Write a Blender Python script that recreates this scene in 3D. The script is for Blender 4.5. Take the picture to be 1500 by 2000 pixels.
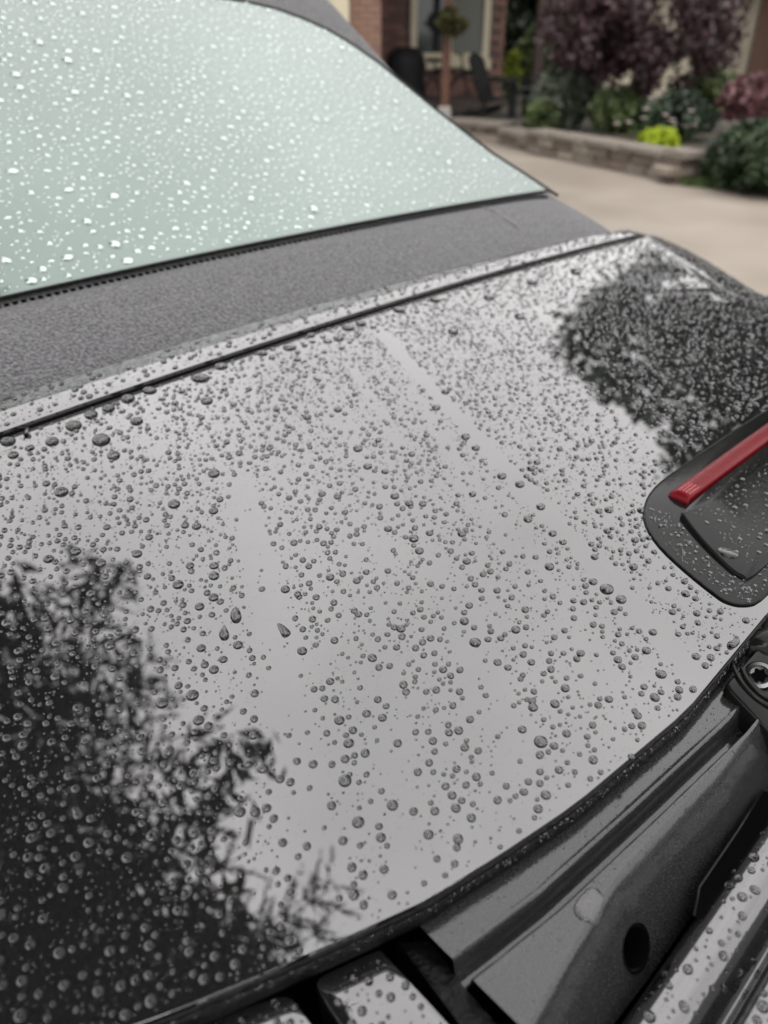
import bpy, math, random
import numpy as np
from mathutils import Vector, Matrix

random.seed(7); rng = np.random.default_rng(7)
S = bpy.context.scene
C = S.collection
for o in list(bpy.data.objects): bpy.data.objects.remove(o)

# ------------------------------------------------------------------ camera
PITCH = math.radians(32.0); FPX = 1511.0; CAMZ = 1.27
cam_d = bpy.data.cameras.new('camera'); cam = bpy.data.objects.new('camera', cam_d); C.objects.link(cam)
cam.location = (0, 0, CAMZ); cam.rotation_euler = (math.pi/2 - PITCH, 0, 0)
cam_d.sensor_fit = 'VERTICAL'; cam_d.sensor_height = 36; cam_d.sensor_width = 27
cam_d.lens = 36*FPX/2000
cam_d.clip_start = .01; cam_d.clip_end = 600
cam_d.dof.use_dof = True; cam_d.dof.focus_distance = .46; cam_d.dof.aperture_fstop = 6.6
S.camera = cam
# ------------------------------------------------------------------ overcast sky
SUN_EL, SUN_ROT = math.radians(52), math.radians(200)
W = bpy.data.worlds.new('World'); S.world = W; W.use_nodes = True
nt = W.node_tree; nt.nodes.clear()
def wn(t): return nt.nodes.new(t)
out = wn('ShaderNodeOutputWorld'); bg = wn('ShaderNodeBackground'); bg.inputs[1].default_value = .1
sky = wn('ShaderNodeTexSky'); sky.sky_type = 'NISHITA'; sky.sun_disc = False
sky.sun_elevation = SUN_EL; sky.sun_rotation = SUN_ROT; sky.dust_density = 6; sky.air_density = 1
hs = wn('ShaderNodeHueSaturation'); hs.inputs['Saturation'].default_value = .15
nt.links.new(sky.outputs[0], hs.inputs['Color'])
tc = wn('ShaderNodeTexCoord'); sep = wn('ShaderNodeSeparateXYZ'); nt.links.new(tc.outputs['Generated'], sep.inputs[0])
cl = wn('ShaderNodeMath'); cl.operation = 'MAXIMUM'; cl.inputs[1].default_value = 0; nt.links.new(sep.outputs[2], cl.inputs[0])
ma = wn('ShaderNodeMath'); ma.operation = 'MULTIPLY_ADD'; ma.inputs[1].default_value = .45; ma.inputs[2].default_value = .55
nt.links.new(cl.outputs[0], ma.inputs[0])                          # overcast dome: brighter overhead
nz = wn('ShaderNodeTexNoise'); nz.inputs['Scale'].default_value = 2.2; nz.inputs['Detail'].default_value = 3
nt.links.new(tc.outputs['Generated'], nz.inputs['Vector'])
nm = wn('ShaderNodeMapRange'); nm.inputs[1].default_value = .3; nm.inputs[2].default_value = .7; nm.inputs[3].default_value = .84; nm.inputs[4].default_value = 1.16
nt.links.new(nz.outputs[0], nm.inputs[0])
mm = wn('ShaderNodeMath'); mm.operation = 'MULTIPLY'; nt.links.new(ma.outputs[0], mm.inputs[0]); nt.links.new(nm.outputs[0], mm.inputs[1])
vs = wn('ShaderNodeVectorMath'); vs.operation = 'SCALE'; vs.inputs[0].default_value = (12.05, 11.8, 11.75); nt.links.new(mm.outputs[0], vs.inputs['Scale'])
mx = wn('ShaderNodeMixRGB'); mx.inputs[0].default_value = .9
nt.links.new(hs.outputs[0], mx.inputs[1]); nt.links.new(vs.outputs[0], mx.inputs[2])
nt.links.new(mx.outputs[0], bg.inputs[0]); nt.links.new(bg.outputs[0], out.inputs[0])
sd = bpy.data.lights.new('sun', 'SUN'); sd.energy = .5; sd.angle = math.radians(40); sd.color = (1, .98, .95)
sun = bpy.data.objects.new('sun', sd); C.objects.link(sun)
sdir = Vector((math.sin(SUN_ROT)*math.cos(SUN_EL), math.cos(SUN_ROT)*math.cos(SUN_EL), math.sin(SUN_EL)))
sun.rotation_euler = sdir.to_track_quat('Z', 'Y').to_euler()
vw = S.view_settings; vw.view_transform = 'Standard'; vw.look = 'None'; vw.gamma = 1; vw.use_curve_mapping = False
vw.exposure = 1.84
cy = S.cycles
cy.max_bounces = 12; cy.transmission_bounces = 8; cy.glossy_bounces = 6; cy.diffuse_bounces = 2; cy.transparent_max_bounces = 8
cy.sample_clamp_indirect = 5; cy.use_denoising = True; cy.blur_glossy = 0.0
try: cy.denoiser = 'OPENIMAGEDENOISE'
except Exception: pass

# ------------------------------------------------------------------ materials
def mat(name, base=(.5,.5,.5), rough=.6, metal=0, ior=1.5, coat=0, noise=None, bump=None, spec_tint=None, col2=None, detail=4, sheen=0, trans=0):
    m = bpy.data.materials.new(name); m.use_nodes = True; t = m.node_tree
    b = t.nodes['Principled BSDF']
    b.inputs['Base Color'].default_value = (*base, 1); b.inputs['Roughness'].default_value = rough
    b.inputs['Metallic'].default_value = metal; b.inputs['IOR'].default_value = ior
    b.inputs['Coat Weight'].default_value = coat; b.inputs['Coat Roughness'].default_value = .05
    b.inputs['Transmission Weight'].default_value = trans
    if sheen: b.inputs['Sheen Weight'].default_value = sheen
    if spec_tint: b.inputs['Specular Tint'].default_value = (*spec_tint, 1)
    co = t.nodes.new('ShaderNodeTexCoord')
    if noise:
        n = t.nodes.new('ShaderNodeTexNoise'); n.inputs['Scale'].default_value = noise; n.inputs['Detail'].default_value = detail
        t.links.new(co.outputs['Object'], n.inputs['Vector'])
        r = t.nodes.new('ShaderNodeValToRGB'); r.color_ramp.elements[0].position = .35; r.color_ramp.elements[1].position = .65
        r.color_ramp.elements[0].color = (*base, 1); r.color_ramp.elements[1].color = (*(col2 or [c*1.6 for c in base]), 1)
        t.links.new(n.outputs[0], r.inputs[0]); t.links.new(r.outputs[0], b.inputs['Base Color'])
    if bump:
        sc, st, ds = bump
        n2 = t.nodes.new('ShaderNodeTexNoise'); n2.inputs['Scale'].default_value = sc; n2.inputs['Detail'].default_value = 5
        t.links.new(co.outputs['Object'], n2.inputs['Vector'])
        bp = t.nodes.new('ShaderNodeBump'); bp.inputs['Strength'].default_value = st; bp.inputs['Distance'].default_value = ds
        t.links.new(n2.outputs[0], bp.inputs['Height']); t.links.new(bp.outputs[0], b.inputs['Normal'])
    return m
M = {}
M['paint'] = mat('black_metallic_paint', (.003,.003,.0032), .008, 0, 1.93, noise=2600, col2=(.012,.012,.0125))
M['gutter'] = mat('grey_metallic_paint', (.008,.008,.0085), .08, 0, 1.46, noise=1500, col2=(.03,.03,.031), bump=(700,.10,.0006))
M['under'] = mat('paint_under_water', (.004,.004,.0042), .01, 0, 1.5)
M['rubber'] = mat('wet_black_rubber', (.0025,.0025,.0025), .4, 0, 1.22, bump=(180,.5,.004))
M['gap'] = mat('matt_black', (.002,.002,.002), .9, ior=1.02)
M['plastic'] = mat('gloss_black_plastic', (.006,.006,.0058), .12, 0, 1.2, bump=(150,.03,.002))
M['fabric'] = mat('charcoal_canvas', (.014,.014,.0152), .85, sheen=.18, noise=330, col2=(.118,.116,.123), bump=(330,1.0,.005))
M['seamline'] = mat('pale_crease', (.13,.125,.13), .8, noise=500, col2=(.18,.175,.18))
M['glass'] = mat('tinted_glass', (.012,.022,.019), .02, 0, 2.02, spec_tint=(.84,1,.93))
M['dark_glass'] = mat('dark_glass', (.01,.012,.012), .03, 0, 1.6)
M['lens'] = mat('red_lens', (.10,.002,.005), .35, 0, 1.22, coat=.0, bump=(300,.15,.001))
M['steel'] = mat('bolt_steel', (.10,.10,.10), .3, 1)
M['tyre'] = mat('tyre_rubber', (.012,.012,.012), .8)
M['alloy'] = mat('alloy', (.4,.4,.42), .25, 1)
def water(name, glossy=0, tint=(1,1,1)):
    m = bpy.data.materials.new(name); m.use_nodes = True; t = m.node_tree
    for n in list(t.nodes): t.nodes.remove(n)
    o = t.nodes.new('ShaderNodeOutputMaterial'); g = t.nodes.new('ShaderNodeBsdfGlass'); g.inputs['IOR'].default_value = 1.33; g.inputs['Roughness'].default_value = 0
    if glossy:
        gl = t.nodes.new('ShaderNodeBsdfGlossy'); gl.inputs['Color'].default_value = (*tint, 1); gl.inputs['Roughness'].default_value = .12
        mi = t.nodes.new('ShaderNodeMixShader'); mi.inputs[0].default_value = glossy
        t.links.new(g.outputs[0], mi.inputs[1]); t.links.new(gl.outputs[0], mi.inputs[2]); t.links.new(mi.outputs[0], o.inputs[0])
    else: t.links.new(g.outputs[0], o.inputs[0])
    return m
M['water'] = water('water'); M['glass_water'] = water('water_on_glass', .32, (.88,1,.95))  # glossy mint mix brightens window drops in place of light refracted through the cabin
def leafmat(name, a, b_, c, scale=2.5):
    m = bpy.data.materials.new(name); m.use_nodes = True; t = m.node_tree; b = t.nodes['Principled BSDF']
    b.inputs['Roughness'].default_value = .5
    co = t.nodes.new('ShaderNodeTexCoord'); n = t.nodes.new('ShaderNodeTexNoise'); n.inputs['Scale'].default_value = scale; n.inputs['Detail'].default_value = 6
    t.links.new(co.outputs['Object'], n.inputs['Vector'])
    r = t.nodes.new('ShaderNodeValToRGB'); e = r.color_ramp.elements; e[0].position = .32; e[0].color = (*a,1); e[1].position = .7; e[1].color = (*c,1)
    k = e.new(.5); k.color = (*b_,1)
    t.links.new(n.outputs[0], r.inputs[0]); t.links.new(r.outputs[0], b.inputs['Base Color'])
    tr = t.nodes.new('ShaderNodeBsdfTranslucent'); t.links.new(r.outputs[0], tr.inputs[0])
    mi = t.nodes.new('ShaderNodeMixShader'); mi.inputs[0].default_value = .25
    t.links.new(b.outputs[0], mi.inputs[1]); t.links.new(tr.outputs[0], mi.inputs[2]); t.links.new(mi.outputs[0], t.nodes['Material Output'].inputs[0])
    return m

# ------------------------------------------------------------------ helpers
def tag(o, label=None, cat=None, group=None, kind=None):
    if label: o['label'] = label
    if cat: o['category'] = cat
    if group: o['group'] = group
    if kind: o['kind'] = kind
    return o
def empty(name, loc=(0,0,0), rz=0, **k):
    o = bpy.data.objects.new(name, None); C.objects.link(o); o.location = loc; o.rotation_euler = (0,0,rz); o.empty_display_size = .05
    return tag(o, **k)
def link(name, me, parent=None, **k):
    o = bpy.data.objects.new(name, me); C.objects.link(o)
    if parent: o.parent = parent
    return tag(o, **k)
class MB:
    def __init__(s): s.v = []; s.f = []
    def add(s, v, f):
        n = len(s.v); s.v += [tuple(p) for p in v]; s.f += [tuple(i+n for i in q) for q in f]; return s
    def box(s, a, b, M_=None, bev=0):
        (x0,y0,z0),(x1,y1,z1) = a, b
        v = [(x0,y0,z0),(x1,y0,z0),(x1,y1,z0),(x0,y1,z0),(x0,y0,z1),(x1,y0,z1),(x1,y1,z1),(x0,y1,z1)]
        f = [(3,2,1,0),(4,5,6,7),(0,1,5,4),(1,2,6,5),(2,3,7,6),(3,0,4,7)]
        if bev:
            v += [(x0+bev,y0+bev,z1+bev),(x1-bev,y0+bev,z1+bev),(x1-bev,y1-bev,z1+bev),(x0+bev,y1-bev,z1+bev)]
            f[1] = (8,9,10,11); f += [(4,5,9,8),(5,6,10,9),(6,7,11,10),(7,4,8,11)]
        if M_ is not None: v = [M_ @ Vector(p) for p in v]
        return s.add(v, f)
    def tube(s, pts, r, n=8, closed=False, cap=True):
        pts = [Vector(p) for p in pts]; N = len(pts)
        rs = r if isinstance(r, (list, tuple)) else [r]*N
        v = []; f = []; up = None
        for i, p in enumerate(pts):
            a = pts[(i-1) % N] if (i or closed) else p; b = pts[(i+1) % N] if (i < N-1 or closed) else p
            t = (b-a).normalized()
            if up is None: up = Vector((0,0,1)) if abs(t.z) < .9 else Vector((1,0,0))
            x = t.cross(up).normalized(); up = x.cross(t).normalized()
            for k in range(n):
                q = 2*math.pi*k/n; v.append(p + (x*math.cos(q)+up*math.sin(q))*rs[i])
        m = N if closed else N-1
        for i in range(m):
            for k in range(n):
                j = (i+1) % N; f.append((i*n+k, i*n+(k+1) % n, j*n+(k+1) % n, j*n+k))
        if cap and not closed: f += [tuple(range(n))[::-1], tuple((N-1)*n+k for k in range(n))]
        return s.add(v, f)
    def lathe(s, prof, n=16, M_=None):
        v = []; f = []
        for r, z in prof:
            for k in range(n): v.append(Vector((r*math.cos(2*math.pi*k/n), r*math.sin(2*math.pi*k/n), z)))
        for i in range(len(prof)-1):
            for k in range(n): f.append((i*n+k, i*n+(k+1) % n, (i+1)*n+(k+1) % n, (i+1)*n+k))
        if M_ is not None: v = [M_ @ p for p in v]
        return s.add(v, f)
    def grid(s, P, nu, nv):
        v = [P(i/nu, j/nv) for j in range(nv+1) for i in range(nu+1)]
        f = [(j*(nu+1)+i, j*(nu+1)+i+1, (j+1)*(nu+1)+i+1, (j+1)*(nu+1)+i) for j in range(nv) for i in range(nu)]
        return s.add(v, f)
    def slab(s, outline, zt, zb, inset=0.0, drop=0.0):     # polygon plate with rounded upper edge; zt/zb functions of x,y
        n = len(outline); c = Vector((sum(p[0] for p in outline)/n, sum(p[1] for p in outline)/n))
        def ins(p, d):
            q = Vector(p); r = c-q; return q + r.normalized()*d
        rings = [[(p[0],p[1],zb(*p)) for p in outline], [(p[0],p[1],zt(*p)-drop) for p in outline]]
        if inset:
            for a in (.3,.65,1): 
                dd = inset*(1-math.cos(a*math.pi/2)); zz = drop*(1-math.sin(a*math.pi/2))
                rings.append([(q.x,q.y,zt(q.x,q.y)-zz) for q in (ins(p,dd) for p in outline)])
        v = [p for r_ in rings for p in r_]; f = []
        for i in range(len(rings)-1):
            for k in range(n): f.append((i*n+k, i*n+(k+1) % n, (i+1)*n+(k+1) % n, (i+1)*n+k))
        last = rings[-1]; L = (len(rings)-1)*n
        cz = len(v); v.append((c.x,c.y,zt(c.x,c.y)))
        for a in (.33,.66):                                 # inner rings keep the plate on its curved surface
            v += [(p[0]+(c.x-p[0])*a, p[1]+(c.y-p[1])*a, zt(p[0]+(c.x-p[0])*a, p[1]+(c.y-p[1])*a)) for p in last]
        A = cz+1; B = A+n
        for k in range(n):
            j = (k+1) % n
            f += [(L+k,L+j,A+j,A+k),(A+k,A+j,B+j,B+k),(B+k,B+j,cz)]
        return s.add(v, f)
    def build(s, name, m, parent=None, smooth=False, angle=None, **k):
        me = bpy.data.meshes.new(name); me.from_pydata([tuple(p) for p in s.v], [], s.f); me.update()
        if smooth:
            me.polygons.foreach_set('use_smooth', [True]*len(me.polygons))
            if angle:
                try: me.set_sharp_from_angle(angle=math.radians(angle))
                except Exception: pass
        me.materials.append(m)
        return link(name, me, parent, **k)
def npmesh(name, V, F, m, smooth=True, m2=None, mi=None):
    me = bpy.data.meshes.new(name); nF, k = F.shape
    me.vertices.add(len(V)); me.vertices.foreach_set('co', V.astype(np.float32).ravel())
    me.loops.add(nF*k); me.loops.foreach_set('vertex_index', F.astype(np.int32).ravel())
    me.polygons.add(nF); me.polygons.foreach_set('loop_start', (np.arange(nF)*k).astype(np.int32))
    me.polygons.foreach_set('use_smooth', np.full(nF, smooth)); me.materials.append(m)
    if mi is not None: me.materials.append(m2); me.polygons.foreach_set('material_index', mi.astype(np.int32))
    me.update(calc_edges=True)
    return me
def lerp(xs, ys, x): return float(np.interp(x, xs, ys))

def frame(P, Nn, yaw):
    z = Nn.normalized(); x = Vector((math.cos(yaw), math.sin(yaw), 0)); x = (x - z*x.dot(z)).normalized(); y = z.cross(x)
    m = Matrix((x, y, z)).transposed().to_4x4(); m.translation = P; return m
def surfn(zf, x, y, e=.001):
    return Vector((-(zf(x+e,y)-zf(x-e,y))/(2*e), -(zf(x,y+e)-zf(x,y-e))/(2*e), 1)).normalized()
# ------------------------------------------------------------------ geometry of the car (car axes: x to its right, y forward)
ANG = math.radians(44.07); CO = Vector((-.00109, .84937, 0)); ZL = 1.0
AX = Vector((math.cos(ANG), math.sin(ANG), 0)); FY = Vector((-math.sin(ANG), math.cos(ANG), 0))
CARM = Matrix.Translation(CO) @ Matrix.Rotation(ANG, 4, 'Z')
def zl(x, y):
    a = abs(x); x0 = max(.40, .58+.87*y) if x > 0 else .60
    return .05*y - .04*x*x - 1.4*max(0, a-x0)**2
def zlid(x, y): return ZL + zl(x, y)
def ray(px, py):
    u = (px-750)/FPX; v = (1000-py)/FPX
    return Vector((u, math.cos(PITCH)+math.sin(PITCH)*v, -math.sin(PITCH)+math.cos(PITCH)*v))
CINV = CARM.inverted()
def hit(px, py, zf):
    d = ray(px, py); o = Vector((0,0,CAMZ)); t = .05
    while t < 4:
        p = CINV @ (o+d*t)
        if p.z < zf(p.x, p.y):
            lo, hi = t-.01, t
            for _ in range(24):
                m = (lo+hi)/2; p = CINV @ (o+d*m)
                if p.z < zf(p.x, p.y): hi = m
                else: lo = m
            return p, m
        t += .01
    return None, None
def at(px, py, Y):                      # a point of the place at depth Y on the line of sight
    d = ray(px, py); t = Y/d.y; return Vector((d.x*t, Y, CAMZ+d.z*t))
HWX = [0,.17,.28,.367,.405,.448,.482,.517,.547,.575,.60,.618,.632,.64]
HWY = [-.512,-.511,-.515,-.507,-.5,-.491,-.479,-.466,-.454,-.441,-.422,-.39,-.33,-.24]
def yrear(x): return lerp(HWX, HWY, abs(x))
def yfront(x): return .009 + .025*x

car = empty('convertible_car', (CO.x, CO.y, 0), ANG, label='wet black convertible with charcoal soft top and mint tinted rear window', cat='car')

# deck lid
NX, NY = 96, 60
def lidpt(u, v):
    u = 0 if u == 0 else 1 if u == 1 else .003+.994*(u*NX-1)/(NX-2)
    a = (u*2-1); x = .64*math.sin(a*math.pi/2*.94)/math.sin(math.pi/2*.94)
    v = 0 if v == 0 else 1 if v == 1 else .0025+.995*(v*NY-1)/(NY-2)
    y = yrear(x) + (yfront(x)-yrear(x))*v
    return (x, y, zlid(x, y))
b = MB().grid(lidpt, NX, NY)
bd = [j for j in range(NX+1)] + [j*(NX+1)+NX for j in range(1,NY+1)] + [NY*(NX+1)+i for i in range(NX-1,-1,-1)] + [j*(NX+1) for j in range(NY-1,0,-1)]
n = len(bd); cc = Vector((0,-.25,0)); rings = [bd]
for off, dz in ((.00015,-.0001),(.0002,-.0004),(.0001,-.003)):
    base = len(b.v); L = []
    for i, k in enumerate(bd):
        p = Vector(b.v[k]); q0 = Vector(b.v[bd[i-1]]); q1 = Vector(b.v[bd[(i+1) % n]])
        t = (q1-q0); t.z = 0; nn = Vector((t.y,-t.x,0)).normalized() if t.length > 1e-6 else Vector((0,-1,0))
        b.v.append(tuple(p + nn*off + Vector((0,0,dz)))); L.append(base+i)
    for i in range(n):
        j = (i+1) % n; b.f.append((rings[-1][j], rings[-1][i], L[i], L[j]))
    rings.append(L)
lid = b.build('deck_lid', M['paint'], car, smooth=True, angle=22, label='glossy black deck lid beaded with rain')
# rubber seal under the rear edge; black box stands in for shade inside gaps
xs = np.linspace(-.632, .632, 90)
b = MB(); b.tube([(x*1.0, yrear(x)+.0032, zlid(x,yrear(x))-.0105) for x in xs], .0058, 10); sealo = b.build('lid_seal', M['rubber'], car, smooth=True, label='lumpy wet black rubber seal under the lid edge')
b = MB(); b.tube([(x*1.0, yrear(x)+.0005, zlid(x,yrear(x))-.0045) for x in xs], .0016, 8); b.build('seal_lip', M['rubber'], sealo, smooth=True)
b = MB().box((-.62,-1.0,.80),(.62,.12,.86)); b.build('gap_shade', M['gap'], car)

# trim strip in front of the lid
def trimz(x, y): return zlid(x, y) + .005 - 3*max(0,abs(x)-.58)**2 + .0007*(1-((y-.034)/.024)**2)
def trimP(u, v):
    x = -.638+1.276*u; y0 = yfront(x)+.0032; y1 = .056-.0*x
    y = y0+(y1-y0)*v
    return (x, y, trimz(x, y))
b = MB().grid(trimP, 80, 8)
nb = len(b.v)
for i in range(81): b.v.append((b.v[i][0], b.v[i][1]+.001, b.v[i][2]-.016))
for i in range(80): b.f.append((i+1, i, nb+i, nb+i+1))
b.build('trim_strip', M['paint'], car, smooth=True, angle=50, label='narrow painted strip between lid and soft top')

# soft top
GSL = math.tan(math.radians(30))
def zgl(x, y): return ZL + .06 + .65*(y-.2) - .03*x*x
_g = [hit(a_, c_, zgl)[0] for a_, c_ in [(1090,385),(1030,345),(960,300),(900,254),(850,215),(795,170),(740,125),(690,90),(640,60),(590,38),(540,20),(490,8),(440,0)]]
GYs = [.180] + [p.y for p in _g]; GXs = [_g[0].x+.004] + [p.x for p in _g]
YT = GYs[-1]+.004; GYs.append(YT); GXs.append(GXs[-1]-.05)
TOPY = [.052,.075,.10,.13,.16,.185,.20,.30,.45,.60,.66,.72,.80,.95,1.15,1.4,1.65]
WY = [.05,.165]+GYs[1:-2]+[.9,1.65]; WX = [.615,.592]+[max(x+.02,.462) for x in GXs[1:-2]]+[.475,.47]
def ztop(y):
    return lerp([.05,.06,.10,.15,.185,.20,.60,.66,.74,.9,1.1,1.4,1.65],[.0015,.0075,.026,.042,.0445,.053,.313,.344,.372,.405,.425,.43,.415], y)
def zsh(x, y):
    e = max(0, min(1, (.2-y)/.14))
    return ZL + ztop(y) - .03*x*x*(1-e) + e*(-.04*x*x) - .9*max(0,abs(x)-.47)**2*min(1,e*3)
rowsX = [0,.15,.3,.45,.58,.7,.8,.88,.94,.98,1.0]
b = MB(); cols = [-a for a in rowsX[::-1]][:-1] + rowsX
stations = list(np.concatenate([np.linspace(.052,.2,14), np.linspace(.24,.64,10), np.linspace(.7,1.65,14)]))
ring = []
for y in stations:
    w = lerp(WY, WX, y); r_ = []
    side = [(.008,-.010),(.014,-.03),(.03,-.09),(.06,-.2),(.09,-.3),(.12,-.43)]
    zb = ZL-.035
    zE = zsh(w, y)
    L = []
    for k in side[::-1]: L.append((-min(w+k[0]*(1+0), .665), y, max(zE+k[1], zb-(w+k[0])*.02)))
    for c in cols: L.append((c*w, y, zsh(c*w, y) - (.004*max(0,(abs(c)-.9)/.1)**2)))
    for k in side: L.append((min(w+k[0], .665), y, max(zE+k[1], zb-(w+k[0])*.02)))
    ring.append(L)
nc = len(ring[0])
v = [p for r_ in ring for p in r_]
f = [(j*nc+i, j*nc+i+1, (j+1)*nc+i+1, (j+1)*nc+i) for j in range(len(ring)-1) for i in range(nc-1)]
top = b.add(v, f).build('soft_top', M['fabric'], car, smooth=True, label='charcoal woven canvas soft top, damp')
# pale crease across the fabric band
b = MB(); P0, _ = hit(930,396, lambda x,y: zsh(x,y)); P1, _ = hit(1030,462, lambda x,y: zsh(x,y))
L = []
for i in range(13):
    p = P0.lerp(P1, i/12); L.append((p.x, p.y+.002*math.sin(i*1.3), zsh(p.x,p.y)+.0004))
b.tube(L, [.0008+.0016*math.sin(math.pi*i/12) for i in range(13)], 6); b.build('crease', M['seamline'], top, smooth=True, label='pale crease line in the canvas')

# rear window
GR = list(zip(GXs[1:], GYs[1:])); GT = [(x,YT) for x in np.linspace(GXs[-1]-.04,-(GXs[-1]-.04),12)]
b = MB()
def gw(y): return lerp(GYs, GXs, y)
def gP(u, v):
    y = .184+(YT-.184)*(1-(1-v)**1.4); x = gw(y)*(2*u-1); return (x, y, zgl(x,y)+.002)
win = b.grid(gP, 40, 40).build('rear_window', M['glass'], car, smooth=True, label='mint tinted rear window covered in raindrops')
edge = [(x,.184) for x in np.linspace(-.56,.56,60)] + GR + GT + [(-x,y) for x,y in GR[::-1]]
b = MB(); b.tube([(x,y,zgl(x,y)+.002) for x,y in edge], .0020, 8, closed=True); wse = b.build('window_seal', M['rubber'], win, smooth=True)
b = MB()
for x in np.arange(-.55,.55,.0085):
    b.box((x,.1785,zsh(x,.179)-.001),(x+.0045,.183,zsh(x,.180)+.0022))
b.build('stitched_edging', M['gap'], win, label='row of dark stitches along the lower window edge')

# windscreen, side glass, body shell, wheels (seen only from beside the photograph's place)
def wsP(u, v): 
    y = 1.65+.62*v; x = (.46+.16*v)*(2*u-1); return (x, y, ZL+.40-.44*v-.05*x*x)
MB().grid(wsP, 10, 8).build('windscreen', M['dark_glass'], car, smooth=True)
def ringpts(hw, y0, y1, zf, N=96, e=.32):
    L = []
    for i in range(N):
        q = 2*math.pi*i/N; c, s_ = math.cos(q), math.sin(q)
        x = hw*math.copysign(abs(c)**e, c); y = (y0+y1)/2 + (y1-y0)/2*math.copysign(abs(s_)**e, s_)
        L.append((x, y, zf(x, y)))
    return L
zz0 = lambda x,y: ZL + zl(math.copysign(.63,x), max(-.42,min(.03,y))) - .02 - .06*max(0,(-y-.5)) - .10*max(0,(y-1.9))
specs = [(.638,-1.06,3.0,lambda x,y: zz0(x,y)-.02), (.650,-1.09,3.05,lambda x,y: zz0(x,y)-.055),(.68,-1.14,3.12,lambda x,y: .84 if y<1.9 else .80),(.79,-1.18,3.18,lambda x,y:.76),(.85,-1.2,3.22,lambda x,y:.64),(.865,-1.2,3.24,lambda x,y:.5),(.85,-1.18,3.22,lambda x,y:.34),(.80,-1.1,3.1,lambda x,y:.2)]
b = MB(); N = 96
v = [p for sp in specs for p in ringpts(*sp)]
f = [(i*N+(k+1) % N, i*N+k, (i+1)*N+k, (i+1)*N+(k+1) % N) for i in range(len(specs)-1) for k in range(N)]
b.add(v, f).build('body', M['paint'], car, smooth=True)
def hoodP(u, v):
    y = 2.25+.78*v; x = .64*(2*u-1); return (x, y, ZL-.045-.09*v*v-.08*x*x)
MB().grid(hoodP, 12, 10).build('bonnet', M['paint'], car, smooth=True)
for sx in (-1,1):
    for wy in (-.45, 2.25):
        R_ = Matrix.Translation((sx*.78, wy, .32)) @ Matrix.Rotation(math.pi/2*sx, 4, 'Y')
        w_ = MB().lathe([(.19,-.1),(.30,-.1),(.32,-.07),(.32,.07),(.30,.1),(.21,.1),(.20,.06)], 32, R_).build('wheel', M['tyre'], car, smooth=True, angle=40)
        rb = MB().lathe([(.20,.07),(.19,.06),(.05,.085),(.0,.09)], 24, R_)
        rb.build('rim', M['alloy'], w_, smooth=True, angle=40)

# ---- channel behind the lid: gutter panel with groove and drain hole
GD = .016
def line_on(pts, d):
    q = sorted((hit(a_, c_, lambda x,y: zlid(x,y)-d)[0] for a_, c_ in pts), key=lambda p: p.x); return [p.x for p in q], [p.y for p in q]
GRX, GRY = line_on([(1440,1420),(1265,1585),(1075,1760),(895,1900)], GD)
FOX, FOY = line_on([(1400,1500),(1200,1715),(1110,1860),(1030,2000)], GD)
def ygro(x): return lerp(GRX+[.24,.46], GRY+[GRY[-1],GRY[0]], x)
def yfold(x): return lerp(FOX+[.3,.46], FOY+[FOY[-1],FOY[0]], x)
def ztgut(x, y):
    base = zlid(x, max(y,-.52)) - GD
    d = (y-ygro(x))/.0040
    z = base - .014*math.exp(-d**6) + .0005*math.exp(-((abs(d)-1.5)/.3)**2)
    k = max(0, yfold(x)-y)
    return z - 1.7*(math.sqrt(k*k+.002**2)-.002)
HC = Vector(hit(1241,1851, ztgut)[0][:2]); HR = .0092
def gutP(u, v):
    x = -.452 + .904*u; y0 = -.562; y1 = yrear(x) + .002
    y = y0 + (y1-y0)*v; return (x, y, ztgut(x, y))
b = MB(); NU, NV = 330, 70
for j in range(NV+1):
    for i in range(NU+1):
        p = Vector(gutP(i/NU, j/NV)); q = Vector((p.x-HC.x,(p.y-HC.y)/.507))
        if q.length < HR*1.25 and q.length > HR*.80:
            q = q.normalized()*HR; p = Vector((HC.x+q.x, HC.y+q.y*.507, 0)); p.z = ztgut(p.x,p.y)
        b.v.append(tuple(p))
for j in range(NV):
    for i in range(NU):
        q = (j*(NU+1)+i, j*(NU+1)+i+1, (j+1)*(NU+1)+i+1, (j+1)*(NU+1)+i)
        c = sum((Vector(b.v[k][:2]) for k in q), Vector((0,0)))/4
        if math.hypot(c.x-HC.x, (c.y-HC.y)/.507) > HR*.985: b.f.append(q)
gut = b.build('gutter_panel', M['gutter'], car, smooth=True, label='grey wet gutter panel with long groove and drain hole')
b = MB(); zc_ = ztgut(HC.x,HC.y)
Hm = frame(Vector((HC.x,HC.y,zc_)), surfn(ztgut,HC.x,HC.y), 0)
b.lathe([(HR*1.12,.0010),(HR*1.0,.0006),(HR*.97,-.004),(HR*.95,-.03)], 32, Hm); b.build('drain_hole', M['gap'], gut, smooth=True, label='round black drain hole')  # lining painted black in place of the shade inside the hole

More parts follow.
